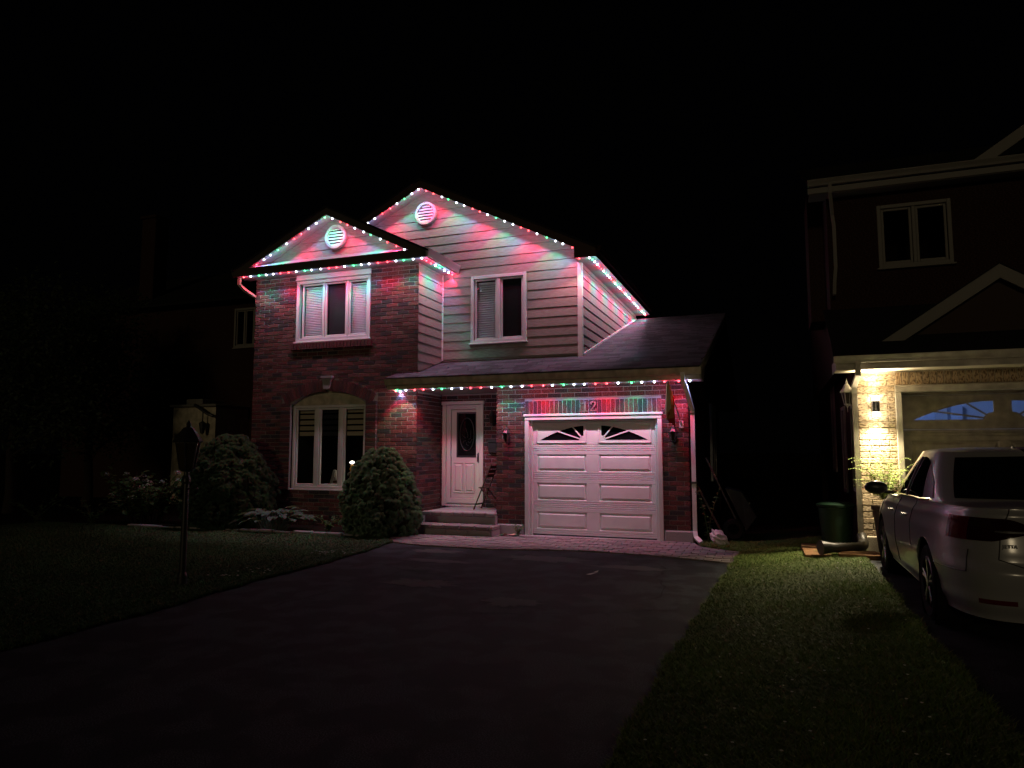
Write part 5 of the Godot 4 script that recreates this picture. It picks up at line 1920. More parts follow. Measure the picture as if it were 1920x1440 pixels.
	# boards
	for q in [["weathered board platform under the mouth of the drain pipe, left of the pier", 0.36, 0.9, -10.70, -12.0, 7], ["split board platform beside the front wheel of the white car", 0.80, 1.3, -10.6, -11.05, 3]]:
		var t := thing("board_platform", q[0], "boards", Vector3(0, 0.0, 0), "wooden boards by the yellow brick pier")
		var n: int = q[5]
		for k in n:
			var bd := MB.new()
			var z0 := lerpf(q[3], q[4], k / float(n))
			var z1 := lerpf(q[3], q[4], (k + 0.94) / n)
			bd.box(Vector3(q[1] + rng.randf_range(-0.02, 0.02), rise(q[1]) - 0.02, z1), Vector3(q[2] + rng.randf_range(-0.03, 0.03), rise(q[1]) + 0.085 + rng.randf_range(-0.006, 0.006), z0), 0.006)
			build("board", bd, M.woodboard, t)
	# green bin
	var bn := thing("compost_bin", "dark green lidded bin standing on the boards left of the pier", "bin", Vector3(0.86, 0.18, -11.85))
	var bb := MB.new()
	bb.lathe([Vector2(0.0, 0.0), Vector2(0.2, 0.0), Vector2(0.25, 0.58), Vector2(0.27, 0.6), Vector2(0.0, 0.6)], 20)
	build("body", bb, M.bin, bn)
	var bl := MB.new()
	bl.lathe([Vector2(0.275, 0.605), Vector2(0.28, 0.64), Vector2(0.2, 0.67), Vector2(0.0, 0.68)], 20)
	build("lid", bl, M.bin, bn)
	# pot with fern fronds and red flowers
	var pp := thing("potted_fern", "potted fern with arching fronds and red flowers against the yellow brick pier", "potted plant", Vector3(1.47, 0.17, -11.12))
	var pt := MB.new()
	pt.lathe([Vector2(0.0, 0.0), Vector2(0.13, 0.0), Vector2(0.19, 0.62), Vector2(0.21, 0.64), Vector2(0.21, 0.69), Vector2(0.17, 0.69), Vector2(0.0, 0.66)], 18)
	build("pot", pt, M.oldwood, pp)
	rng.seed = 555
	var lxs: Array = []
	var fr2 := MB.new()
	for k in 56:
		var a := rng.randf() * TAU
		var rr := rng.randf_range(0.15, 0.52)
		var hh := rng.randf_range(0.35, 0.85)
		var pts: Array = []
		for i in 13:
			var q := i / 12.0
			pts.append(Vector3(cos(a) * rr * q, 0.68 + hh * (1.9 * q - 1.1 * q * q), sin(a) * rr * q * 0.7))
		fr2.tube(pts, 0.003, 4)
		for i in range(2, 13):
			var d: Vector3 = pts[i] - pts[i - 1]
			for s in [-1.0, 1.0]:
				var sd2: Vector3 = d.cross(Vector3.UP).normalized() * s + d.normalized() * 0.5
				lxs.append(Transform3D(aim(sd2, 0.0).scaled(Vector3.ONE * (1.1 - 0.07 * i)), pts[i]))
	build("stalks", fr2, M.fern, pp)
	many("fronds", leaf_mesh(0.085, 0.03, 0.2), M.fern, lxs, pp)
	var fxs: Array = []
	for k in 7:
		var c := Vector3(rng.randf_range(-0.33, 0.1), rng.randf_range(0.6, 0.95), rng.randf_range(0.1, 0.25))
		for j in 6: fxs.append(Transform3D(aim(Vector3(cos(j * TAU / 6), 0.5, sin(j * TAU / 6))), c))
	many("red_flowers", leaf_mesh(0.035, 0.03), M.redpetal, fxs, pp)

func wall_lamp() -> void:
	var at := Vector3(1.41, 2.27, ZN + 0.105)
	var t := thing("wall_lamp", "lit up and down cylinder lamp on the yellow brick pier", "wall lamp", at)
	var b := MB.new()
	b.lathe([Vector2(0.0, -0.08), Vector2(0.058, -0.08), Vector2(0.058, 0.08), Vector2(0.0, 0.08)], 24)
	build("body", b, M.steel, t)
	var bp := MB.new()
	bp.box(Vector3(-0.045, -0.15, -0.103), Vector3(0.045, 0.15, -0.088), 0.006)
	bp.box(Vector3(-0.03, -0.06, -0.09), Vector3(0.03, 0.06, -0.04), 0.004)
	build("back_plate", bp, M.steel, t)
	for s in [-1.0, 1.0]:
		var c := MB.new()
		c.lathe([Vector2(0.048, 0.158 * s), Vector2(0.058, 0.158 * s), Vector2(0.058, 0.172 * s), Vector2(0.048, 0.172 * s)] if s > 0 else [Vector2(0.048, 0.172 * s), Vector2(0.058, 0.172 * s), Vector2(0.058, 0.158 * s), Vector2(0.048, 0.158 * s)], 24)
		build("cap", c, M.steel, t)
		var g := MB.new()
		g.lathe([Vector2(0.0, 0.085 * s), Vector2(0.054, 0.085 * s), Vector2(0.054, 0.154 * s), Vector2(0.0, 0.154 * s)] if s > 0 else [Vector2(0.0, 0.154 * s), Vector2(0.054, 0.154 * s), Vector2(0.054, 0.085 * s), Vector2(0.0, 0.085 * s)], 24)
		build("lamp_lens", g, glow(1.0, 0.82, 0.55, 4.0), t)
		var l := OmniLight3D.new()
		l.name = "lamp_light"
		l.light_color = Color(1.0, 0.82, 0.55).linear_to_srgb()
		l.light_energy = 0.16
		l.light_size = 0.04
		l.omni_range = 30.0
		l.omni_attenuation = 2.0
		l.shadow_enabled = true
		l.position = Vector3(0, 0.127 * s, 0)
		t.add_child(l)
		var sp := SpotLight3D.new()
		sp.name = "lamp_beam"
		sp.light_color = l.light_color
		sp.light_energy = 17.0 if s < 0 else 4.0
		sp.light_size = 0.04
		sp.spot_angle = 62.0
		sp.spot_angle_attenuation = 1.0
		sp.spot_range = 30.0
		sp.spot_attenuation = 2.0
		sp.shadow_enabled = true
		sp.position = Vector3(0, 0.127 * s, 0)
		# the lens throws its beam a little forward, off the wall
		sp.look_at_from_position(Vector3.ZERO, Vector3(0, s, 0.42), Vector3(1, 0, 0))
		sp.position = Vector3(0, 0.127 * s, 0)
		t.add_child(sp)

# ---------------------------------------------------------------- the parked car
const CAR_L := 4.62
const CAR_N := 6.0
var car_low := 0.2

func curve(v: float, pts: Array) -> float:
	for i in pts.size() - 1:
		if v <= pts[i + 1].x:
			var t: float = clampf((v - pts[i].x) / (pts[i + 1].x - pts[i].x), 0, 1)
			t = t * t * (3 - 2 * t)
			return lerpf(pts[i].y, pts[i + 1].y, t)
	return pts[pts.size() - 1].y

func plan_pt(q: float, half_w: float, r: float, f: float, n: float) -> Vector2:
	# q 0..1 rear centre to corner, 1..2 left side, 2..3 front; returns (x to the left, s)
	var c := pow(0.5, 1.0 / n)
	var mid := (r + f) * 0.5
	var hl := (f - r) * 0.5
	if q <= 1.0:
		var xi := q * c
		return Vector2(half_w * xi, mid - hl * pow(1.0 - pow(xi, n), 1.0 / n))
	if q <= 2.0:
		var sg := lerpf(-c, c, q - 1.0)
		return Vector2(half_w * pow(1.0 - pow(absf(sg), n), 1.0 / n), mid + hl * sg)
	var xi2 := (3.0 - q) * c
	return Vector2(half_w * xi2, mid + hl * pow(1.0 - pow(xi2, n), 1.0 / n))

func belt_y(s: float) -> float:
	return curve(s, [Vector2(0, 1.035), Vector2(0.7, 1.03), Vector2(1.6, 0.99), Vector2(3.2, 0.955), Vector2(3.9, 0.9), Vector2(4.62, 0.78)])

func sill_y(s: float) -> float:
	var y := 0.21
	for c in [1.06, 3.70]:
		var d: float = absf(s - c)
		if d < 0.385: y = maxf(y, 0.32 + sqrt(0.385 * 0.385 - d * d))
	return y

func body_pt(q: float, v: float) -> Vector3:
	# v 0 at the sill, 1 at the belt
	var hw := curve(v, [Vector2(0, 0.825), Vector2(0.18, 0.865), Vector2(0.45, 0.89), Vector2(0.7, 0.888), Vector2(0.88, 0.868), Vector2(1.0, 0.825)])
	var r := curve(v, [Vector2(0, 0.1), Vector2(0.18, 0.03), Vector2(0.42, 0.0), Vector2(0.55, 0.045), Vector2(0.8, 0.07), Vector2(0.93, 0.035), Vector2(1.0, 0.06)])
	var f := CAR_L - curve(v, [Vector2(0, 0.12), Vector2(0.3, 0.0), Vector2(0.7, 0.06), Vector2(1.0, 0.3)])
	var p := plan_pt(q, hw, r, f, CAR_N)
	var lo := sill_y(p.y) if q > 1.0 and q < 2.0 else 0.21
	var y := maxf(0.21 + (belt_y(p.y) - 0.21) * v, 0.0)
	if y < lo: y = lo
	return Vector3(-p.x, y, p.y)

func top_pt(q: float, v: float) -> Vector3:
	var e := v * (1.0 + 0.12 * (1.0 - v))
	var hw := lerpf(0.825, 0.63, pow(v, 1.3))
	var r := lerpf(0.70, 1.42, e)
	var f := lerpf(3.42, 2.62, e)
	var p := plan_pt(q, hw, r, f, 5.0)
	var base := belt_y(p.y) - 0.01
	return Vector3(-p.x, lerpf(base, 1.46 - 0.02 * pow(absf(p.y - 2.0), 2), v), p.y)

func car_place(p: Vector3) -> Vector3:
	return Vector3(p.x, p.y, -p.z)

func surf(mb: MB, fn: Callable, q0: float, q1: float, nq: int, v0: Callable, v1: Callable, nv: int, off: float, mirror: bool) -> void:
	var side := [1.0, -1.0] if mirror else [1.0]
	for sgn in side:
		var P: Array = []
		var N: Array = []
		for i in nq + 1:
			var q := lerpf(q0, q1, i / float(nq))
			var a: Array = []
			var b: Array = []
			for j in nv + 1:
				var t := j / float(nv)
				var v: float = lerpf(v0.call(q), v1.call(q), t)
				var p: Vector3 = fn.call(q, v)
				var e := 0.004
				var dq: Vector3 = fn.call(minf(q + e, 3.0), v) - fn.call(maxf(q - e, 0.0), v)
				var dv: Vector3 = fn.call(q, minf(v + e * 2, 1.0)) - fn.call(q, maxf(v - e * 2, 0.0))
				var nn := dv.cross(dq)
				if nn.length() < 1e-9: nn = Vector3(p.x, 0, p.z - 2.3)
				nn = nn.normalized()
				if nn.dot(Vector3(p.x, 0.2, (p.z - 2.3) * 0.4)) < 0: nn = -nn
				p += nn * off
				p.x *= sgn; nn.x *= sgn
				a.append(car_place(p)); b.append(car_place(nn))
			P.append(a); N.append(b)
		for i in nq:
			for j in nv:
				if sgn > 0: mb.qn(P[i][j], P[i][j + 1], P[i + 1][j + 1], P[i + 1][j], N[i][j], N[i][j + 1], N[i + 1][j + 1], N[i + 1][j])
				else: mb.qn(P[i][j], P[i + 1][j], P[i + 1][j + 1], P[i][j + 1], N[i][j], N[i + 1][j], N[i + 1][j + 1], N[i][j + 1])

func surf_line(mb: MB, fn: Callable, a: Vector2, b: Vector2, r: float, off: float, n := 14) -> void:
	var pts: Array = []
	for i in n + 1:
		var t := i / float(n)
		var p: Vector3 = fn.call(lerpf(a.x, b.x, t), lerpf(a.y, b.y, t))
		var out := Vector3(p.x, 0, (p.z - 2.3) * 0.3).normalized()
		pts.append(car_place(p + out * off))
	mb.tube(pts, r, 5)

func make_car() -> void:
	var t := thing("parked_car", "white saloon car parked nose in before the lit garage, seen from its rear left corner", "car", Vector3(2.10, 0.17, -6.1))
	var c0 := func(_q: float) -> float: return 0.0
	var c1 := func(_q: float) -> float: return 1.0
	var b := MB.new()
	surf(b, body_pt, 0.0, 1.0, 16, c0, c1, 24, 0.0, true)
	surf(b, body_pt, 1.0, 2.0, 150, c0, c1, 24, 0.0, true)
	surf(b, body_pt, 2.0, 3.0, 16, c0, c1, 12, 0.0, true)
	# decks: trunk lid and hood, crowned
	for i in 90:
		var q0 := 3.0 * i / 90.0
		var q1 := 3.0 * (i + 1) / 90.0
		var p0 := body_pt(q0, 1.0)
		var p1 := body_pt(q1, 1.0)
		for k in 6:
			var u0 := 1.0 - k / 3.0
			var u1 := 1.0 - (k + 1) / 3.0
			var lift := func(p: Vector3, u: float) -> Vector3: return car_place(Vector3(p.x * u, p.y + 0.028 * (1.0 - u * u), p.z))
			b.quad(lift.call(p0, u0), lift.call(p0, u1), lift.call(p1, u1), lift.call(p1, u0))
	surf(b, top_pt, 0.0, 3.0, 90, c0, c1, 12, 0.0, true)
	# roof crown
	for i in 60:
		var q0 := 3.0 * i / 60.0
		var q1 := 3.0 * (i + 1) / 60.0
		var cen := Vector3(0, 1.46, 2.0)
		var sc := [[1.0, 0.0], [0.93, 0.014], [0.8, 0.026], [0.55, 0.036], [0.0, 0.042]]
		for k in 4:
			var f := func(q: float, s: Array) -> Vector3:
				var p := top_pt(q, 1.0)
				return car_place(Vector3(p.x * s[0], lerpf(1.457, p.y, s[0]) + s[1], lerpf(2.0, p.z, s[0])))
			for sg in [1.0, -1.0]:
				var fl := func(p: Vector3) -> Vector3: return Vector3(p.x * sg, p.y, p.z)
				var n0 := Vector3(-0.25 * sg * sc[k][0], 1, 0).normalized()
				b.qn(fl.call(f.call(q0, sc[k])), fl.call(f.call(q0, sc[k + 1])), fl.call(f.call(q1, sc[k + 1])), fl.call(f.call(q1, sc[k])), n0, n0, n0, n0)
	var body := build("body", b, M.car, t)
	# glass
	var gr := MB.new()
	surf(gr, top_pt, 0.0, 0.93, 20, func(_q: float) -> float: return 0.1, func(q: float) -> float: return 0.91 - 0.03 * q, 10, 0.006, true)
	build("rear_window", gr, M.tint_glass, t)
	var wf := MB.new()
	surf(wf, top_pt, 2.14, 3.0, 20, func(_q: float) -> float: return 0.08, func(_q: float) -> float: return 0.92, 10, 0.006, true)
	build("windscreen", wf, M.tint_glass, t)
	var sides := [[1.08, 1.20, 0], [1.21, 1.54, 1], [1.565, 1.86, 2]]
	for mirror in [false, true]:
		for sd in sides:
			var m := MB.new()
			var top := func(q: float) -> float:
				var u := (q - 1.05) / 0.83
				return 0.1 + 0.78 * pow(clampf(1.0 - pow(absf(2.0 * u - 1.0), 2.6), 0.0, 1.0), 0.55)
			surf(m, top_pt, sd[0], sd[1], 14, func(_q: float) -> float: return 0.09, top, 8, 0.006, false)
			if mirror: m = flipped(m)
			build("side_window", m, M.tint_glass if sd[2] != 0 else M.black, t)
		var tr := MB.new()
		surf_line(tr, top_pt, Vector2(1.10, 0.07), Vector2(1.88, 0.07), 0.012, 0.006, 24)
		if mirror: tr = flipped(tr)
		build("belt_trim", tr, M.chrome, t)
		var pl := MB.new()
		surf_line(pl, top_pt, Vector2(1.552, 0.09), Vector2(1.552, 0.88), 0.014, 0.006, 8)
		if mirror: pl = flipped(pl)
		build("door_pillar", pl, M.black, t)
		# seams of doors and bumper
		var sm := MB.new()
		for q in [1.345, 1.57, 1.86]: surf_line(sm, body_pt, Vector2(q, 0.1 if q != 1.345 else 0.45), Vector2(q, 1.0), 0.006, 0.001)
		surf_line(sm, body_pt, Vector2(1.12, 0.40), Vector2(0.96, 0.42), 0.004, 0.001)
		surf_line(sm, body_pt, Vector2(0.96, 0.42), Vector2(0.93, 0.62), 0.004, 0.001)
		surf_line(sm, body_pt, Vector2(0.72, 0.55), Vector2(0.66, 1.0), 0.004, 0.001)
		surf_line(sm, body_pt, Vector2(0.0, 0.33), Vector2(0.72, 0.55), 0.004, 0.001)
		if mirror: sm = flipped(sm)
		build("seam", sm, M.black, t)
		for q in [1.40, 1.62]:
			var hd := MB.new()
			var p := body_pt(q, 0.80)
			var p2 := body_pt(q + 0.055, 0.80)
			hd.tube([car_place(p + Vector3(-0.006, 0, 0)), car_place(p.lerp(p2, 0.3) + Vector3(-0.028, 0, 0)), car_place(p.lerp(p2, 0.7) + Vector3(-0.028, 0, 0)), car_place(p2 + Vector3(-0.006, 0, 0))], 0.011, 7)
			if mirror: hd = flipped(hd)
			build("door_handle", hd, M.car, t)
		# tail light: outer red, dark middle, clear strip
		for part in [["tail_light", 0.93, 1.03, M.tail, 0.008], ["tail_light_lens", 0.42, 0.93, M.tail_dark, 0.008]]:
			var m := MB.new()
			var lo := func(q: float) -> float: return 0.705 + 0.09 * clampf((0.75 - q) / 0.33, 0.0, 1.0)
			var hi := func(q: float) -> float: return 0.915 - 0.10 * pow(clampf((0.7 - q) / 0.28, 0.0, 1.0), 2.0)
			surf(m, body_pt, part[1], part[2], 16, lo, hi, 6, part[4], false)
			if mirror: m = flipped(m)
			build(part[0], m, part[3], t)
		var st := MB.new()
		surf(st, body_pt, 0.48, 0.74, 10, func(_q: float) -> float: return 0.785, func(_q: float) -> float: return 0.805, 1, 0.011, false)
		if mirror: st = flipped(st)
		build("tail_light_strip", st, M.chrome, t)
		var rf := MB.new()
		surf(rf, body_pt, 0.62, 0.9, 10, func(q: float) -> float: return 0.17 - 0.02 * q, func(q: float) -> float: return 0.21 - 0.02 * q, 2, 0.005, false)
		if mirror: rf = flipped(rf)
		build("reflector", rf, M.tail, t)
		# mirror
		var mr := MB.new()
		mr.ball(Vector3(-1.0, 1.04, -3.05), Vector3(0.125, 0.075, 0.07), 12, 8)
		mr.tube([Vector3(-0.82, 0.98, -3.05), Vector3(-0.93, 1.0, -3.05)], 0.02, 6)
		if mirror: mr = flipped(mr)
		build("side_mirror", mr, M.black, t)
		# wheels
		for s in [1.06, 3.70]:
			var at := Vector3(-0.80, 0.32, -s)
			var tx := Transform3D(Basis(Vector3(0, 0, 1), PI / 2), at)
			var ty := MB.new()
			ty.xf = tx
			ty.lathe([Vector2(0.215, -0.1), Vector2(0.29, -0.1), Vector2(0.315, -0.08), Vector2(0.32, 0.0), Vector2(0.315, 0.06), Vector2(0.29, 0.078), Vector2(0.215, 0.06)], 36)
			if mirror: ty = flipped(ty)
			var wh := build("tyre", ty, M.tyre, t)
			var rm := MB.new()
			rm.xf = tx
			rm.lathe([Vector2(0.0, 0.02), Vector2(0.2, 0.02)], 24)
			rm.lathe([Vector2(0.195, 0.02), Vector2(0.205, 0.07), Vector2(0.22, 0.062), Vector2(0.216, -0.1)], 36)
			if mirror: rm = flipped(rm)
			build("rim_barrel", rm, M.black, wh)
			var sp := MB.new()
			sp.xf = tx
			for k in 5:
				for dd in [-0.12, 0.12]:
					var a: float = TAU * k / 5.0 + dd
					sp.bar(Vector3(cos(a) * 0.03, 0.055, sin(a) * 0.03), Vector3(cos(a * 1.0) * 0.2, 0.06, sin(a) * 0.2), 0.022, 0.025)
			sp.lathe([Vector2(0.05, 0.04), Vector2(0.045, 0.075), Vector2(0.0, 0.08)], 14)
			if mirror: sp = flipped(sp)
			build("rim", sp, M.rim, wh)
			var wl := MB.new()
			wl.xf = tx
			wl.lathe([Vector2(0.384, 0.07), Vector2(0.384, -0.2), Vector2(0.0, -0.2)], 32)
			if mirror: wl = flipped(wl)
			build("wheel_well", wl, M.dark, t)
	var un := MB.new()
	un.box(Vector3(-0.62, 0.19, -4.45), Vector3(0.62, 0.3, -0.2), 0.02)
	un.box(Vector3(-0.8, 0.19, -3.25), Vector3(0.8, 0.26, -1.5), 0.02)
	build("underbody", un, M.dark, t)
	var an := MB.new()
	an.prism(PackedVector2Array([Vector2(-0.02, 0), Vector2(0.02, 0), Vector2(0.012, 0.05), Vector2(-0.005, 0.05)]), -0.02, 0.02)
	an.xf = Transform3D.IDENTITY
	build("aerial", an, M.black, t, Vector3(0, 1.45, -1.7))
	var tm := TextMesh.new()
	var sf := SystemFont.new()
	sf.font_names = PackedStringArray(["Droid Sans"])
	sf.font_weight = 700
	tm.font = sf
	tm.text = "JETTA"
	tm.font_size = 40
	tm.pixel_size = 0.00085
	tm.depth = 0.006
	inst("lettering", tm, M.steel, t, Transform3D(Basis.IDENTITY, Vector3(-0.5, 0.765, -0.045)))

func flipped(m: MB) -> MB:
	var o := MB.new()
	for i in range(0, m.v.size(), 3):
		for k in [0, 2, 1]:
			var p := m.v[i + k]
			var nn := m.n[i + k]
			o.v.append(Vector3(-p.x, p.y, p.z))
			o.n.append(Vector3(-nn.x, nn.y, nn.z))
			o.c.append(Color.WHITE)
	return o

# ---------------------------------------------------------------- left side: lamp post, house, tree
func make_left_side() -> void:
	var lp := thing("lamp_post", "black lantern on a tall post standing in the left lawn", "lamp post", Vector3(-6.74, 0.012, -6.68))
	var p := MB.new()
	p.lathe([Vector2(0.055, 0.0), Vector2(0.055, 0.12), Vector2(0.04, 0.16), Vector2(0.036, 1.22), Vector2(0.05, 1.24), Vector2(0.05, 1.28), Vector2(0.03, 1.32), Vector2(0.03, 1.36)], 16)
	build("post", p, M.iron, lp)
	var bar := MB.new()
	bar.tube([Vector3(-0.16, 1.16, 0), Vector3(0.16, 1.16, 0)], 0.011, 7)
	bar.ball(Vector3(-0.165, 1.16, 0), Vector3(0.02, 0.02, 0.02))
	bar.ball(Vector3(0.165, 1.16, 0), Vector3(0.02, 0.02, 0.02))
	build("ladder_bar", bar, M.iron, lp)
	var fr := MB.new()
	fr.lathe([Vector2(0.0, 1.36), Vector2(0.07, 1.37), Vector2(0.085, 1.4), Vector2(0.0, 1.4)], 6, true)
	for k in 6:
		var a := TAU * k / 6
		fr.tube([Vector3(cos(a) * 0.085, 1.39, sin(a) * 0.085), Vector3(cos(a) * 0.14, 1.72, sin(a) * 0.14)], 0.009, 5)
	build("frame", fr, M.iron, lp)
	var gl := MB.new()
	gl.lathe([Vector2(0.08, 1.4), Vector2(0.132, 1.715)], 6, true)
	build("glass", gl, M.smoke, lp)
	var cap := MB.new()
	cap.lathe([Vector2(0.0, 1.72), Vector2(0.17, 1.72), Vector2(0.18, 1.735), Vector2(0.12, 1.82), Vector2(0.06, 1.9), Vector2(0.03, 1.91), Vector2(0.03, 1.95), Vector2(0.0, 2.0)], 6, true)
	build("roof_cap", cap, M.iron, lp)
	# house far left
	var h := thing("left_house", "dark house at the far left behind the shrubs with a pale porch wall", "house")
	var zf := -18.0
	var w := MB.new()
	w.xf = face_front(zf)
	for q in [rect(-24, 0, -16.4, 6.6), rect(-15.55, 0, -14.4, 6.6), rect(-16.4, 0, -15.55, 4.95), rect(-16.4, 6.25, -15.55, 6.6)]: w.prism(q, -0.2, 0.0)
	w.xf = Transform3D.IDENTITY
	w.box(Vector3(-14.6, 0, -25), Vector3(-14.4, 6.6, zf - 0.2))
	w.box(Vector3(-24, 0, -25), Vector3(-23.8, 6.6, zf - 0.2))
	w.box(Vector3(-23.8, 0, -25), Vector3(-14.6, 6.6, -24.8))
	build("wall", w, M.dimmed_brick, h)
	var wn := window_part(h, -16.4, -15.55, 4.95, 6.25, zf, 0.07, [Vector2(-16.32, -16.0), Vector2(-15.95, -15.63)], M.dim_trim, 0.04)
	room_part(wn, -16.33, -15.62, 5.02, 6.18, zf - 0.21, 1.0)
	roof_slab(h, Vector3(-24.4, 6.55, zf + 0.4), Vector3(-14.0, 6.55, zf + 0.4), Vector3(-14.0, 8.6, -21.5), Vector3(-24.4, 8.6, -21.5), 0.08)
	roof_slab(h, Vector3(-14.0, 6.55, -25.4), Vector3(-24.4, 6.55, -25.4), Vector3(-24.4, 8.6, -21.5), Vector3(-14.0, 8.6, -21.5), 0.08)
	var gb := MB.new()
	gb.xf = face_right(-14.4)
	gb.prism(PackedVector2Array([Vector2(18, 6.6), Vector2(25, 6.6), Vector2(21.5, 8.58)]), -0.15, 0.0)
	build("gable_wall", gb, M.dimmed_brick, h)
	var ch := MB.new()
	ch.box(Vector3(-21.15, 6.7, -19.0), Vector3(-20.5, 9.95, -18.4), 0.02)
	ch.box(Vector3(-21.21, 9.95, -19.06), Vector3(-20.44, 10.06, -18.34), 0.02)
	build("chimney", ch, M.dimmed_brick, h)
	# porch: pale wall, little roof, arm with a lantern
	var po := MB.new()
	po.box(Vector3(-17.38, 0, zf + 0.002), Vector3(-15.72, 2.95, -16.6))
	build("porch_wall", po, M.cream, h)
	var pr := MB.new()
	pr.box(Vector3(-16.95, 3.03, -17.6), Vector3(-16.3, 3.2, -16.65), 0.02)
	pr.box(Vector3(-17.46, 2.95, zf + 0.002), Vector3(-15.64, 3.03, -16.5), 0.02)
	build("porch_roof", pr, M.dim_trim, h)
	var rail := MB.new()
	rail.tube([Vector3(-16.35, 3.0, -16.4), Vector3(-15.85, 2.72, -16.4), Vector3(-15.68, 2.66, -16.45)], 0.045, 8)
	rail.tube([Vector3(-16.02, 2.8, -16.4), Vector3(-16.02, 2.5, -16.4)], 0.02, 6)
	rail.lathe([Vector2(0.0, 2.1), Vector2(0.06, 2.15), Vector2(0.1, 2.45), Vector2(0.0, 2.52)], 8, true, Vector3(-16.02, 0, -16.4))
	build("lantern_arm", rail, M.iron, h)
	tree("dark deciduous tree standing at the far left behind the flower bed", Vector3(-18.6, 0, -12.6), 6.2, 2.1, 14)
	tree("second dark deciduous tree nearer the pale porch of the left house", Vector3(-19.1, 0, -15.2), 6.8, 1.9, 15)

func tree(label: String, at: Vector3, hgt: float, rad: float, sd: int) -> void:
	rng.seed = sd
	var t := thing("tree", label, "tree", at)
	var tr := MB.new()
	tr.tube([Vector3(0, -0.05, 0), Vector3(0.03, 0.5, 0), Vector3(-0.02, 1.6, 0.03), Vector3(0.05, 3.0, 0), Vector3(0.0, hgt * 0.8, 0)], [0.17, 0.13, 0.11, 0.08, 0.03], 10)
	var ends: Array = []
	for k in 14:
		var a := TAU * k * 0.382
		var y0 := lerpf(1.5, hgt * 0.75, k / 13.0)
		var b := Vector3(cos(a), 0, sin(a)) * rad * rng.randf_range(0.5, 0.95) * (1.0 - 0.45 * k / 13.0)
		var e := Vector3(0, y0 + rad * 0.5, 0) + b
		tr.tube([Vector3(0, y0, 0), Vector3(0, y0 + rad * 0.2, 0) + b * 0.5, e], [0.05, 0.03, 0.01], 6)
		ends.append(e)
		ends.append(Vector3(0, y0 + rad * 0.25, 0) + b * 0.55)
	build("trunk", tr, M.bark, t)
	var xs: Array = []
	for e in ends:
		for j in 330:
			var d := Vector3(rng.randfn(0, 1), rng.randfn(0, 0.7), rng.randfn(0, 1)) * rad * 0.22
			xs.append(Transform3D(aim(Vector3(rng.randf_range(-1, 1), rng.randf_range(-0.6, 0.3), rng.randf_range(-1, 1)), rng.randf_range(-1, 1)).scaled(Vector3.ONE * rng.randf_range(0.8, 1.5)), e + d))
	many("crown", leaf_mesh(0.1, 0.06), M.dim_leaf, xs, t)

# ---------------------------------------------------------------- garden
func spruce(label: String, at: Vector3, rad: float, hgt: float, sd: int, needle: Material) -> void:
	# dwarf spruce: a dense lumpy cone of short needle tufts
	rng.seed = sd
	var t := thing("dwarf_spruce", label, "shrub", at, "rounded dwarf conifers below the bay window")
	var f := FastNoiseLite.new()
	f.seed = sd
	f.frequency = 1.0
	f.fractal_octaves = 2
	var prof := func(y: float) -> float:
		# radius of the crown at relative height y
		return rad * minf(1.32 * sqrt(maxf(1.0 - y, 0.0)), 1.0) * (0.8 + 0.2 * smoothstep(0.0, 0.2, y))
	var lump := func(d: Vector3, y: float) -> float:
		return 1.0 + 0.3 * f.get_noise_3d(d.x * 1.6, y * 2.6, d.z * 1.6) + 0.14 * f.get_noise_3d(d.x * 4.0 + 9.0, y * 6.0, d.z * 4.0)
	var core := MB.new()
	for i in 20:
		for k in 28:
			var q: Array = []
			for o in [[0, 0], [0, 1], [1, 1], [1, 0]]:
				var y: float = (i + o[0]) / 20.0
				var a: float = TAU * (k + o[1]) / 28.0
				var d := Vector3(cos(a), 0, -sin(a))
				q.append(d * prof.call(y) * lump.call(d, y) * 0.86 + Vector3(0, y * hgt * 0.96, 0))
			core.quad(q[0], q[1], q[2], q[3])
	build("inner_branches", core, M.twigs, t)
	var tuft := MB.new()
	for k in 26:
		var a := k * 2.399
		var el := rng.randf_range(0.1, 1.0)
		var d := Vector3(cos(a) * el, sqrt(maxf(1.0 - el * el, 0.02)) + 0.15, sin(a) * el).normalized()
		var side := d.cross(Vector3(0.3, 0.2, 1)).normalized() * 0.0042
		var l := rng.randf_range(0.03, 0.05)
		var base := d * 0.006
		tuft.quad(base - side, base + side, d * l + side * 0.5, d * l - side * 0.5)
	var tm := tuft.mesh()
	var xs: Array = []
	var n := int(rad * hgt * 1150)
	for i in n:
		var y := pow(rng.randf(), 1.1) * 0.985
		var a := rng.randf() * TAU
		var d := Vector3(cos(a), 0, -sin(a))
		var r: float = prof.call(y) * lump.call(d, y)
		var slope := (d * 1.0 + Vector3.UP * (0.15 + y * 1.1)).normalized()
		var c := d * r * 0.92 + Vector3(0, y * hgt * 0.96, 0) + slope * rng.randf_range(-0.05, 0.06)
		var cr := rng.randf_range(0.018, 0.05)
		# one spray of the branch end: tufts round its outer half
		for j in 22:
			var up := (slope + Vector3(0, 0.25, 0) + Vector3(rng.randfn(0, 0.55), rng.randfn(0, 0.5), rng.randfn(0, 0.55))).normalized()
			var x := up.cross(Vector3(0.2, 0.1, 1)).normalized()
			xs.append(Transform3D(Basis(x, up, x.cross(up)).scaled(Vector3.ONE * rng.randf_range(0.6, 1.05)), c + up * cr))
	many("needles", tm, needle, xs, t)

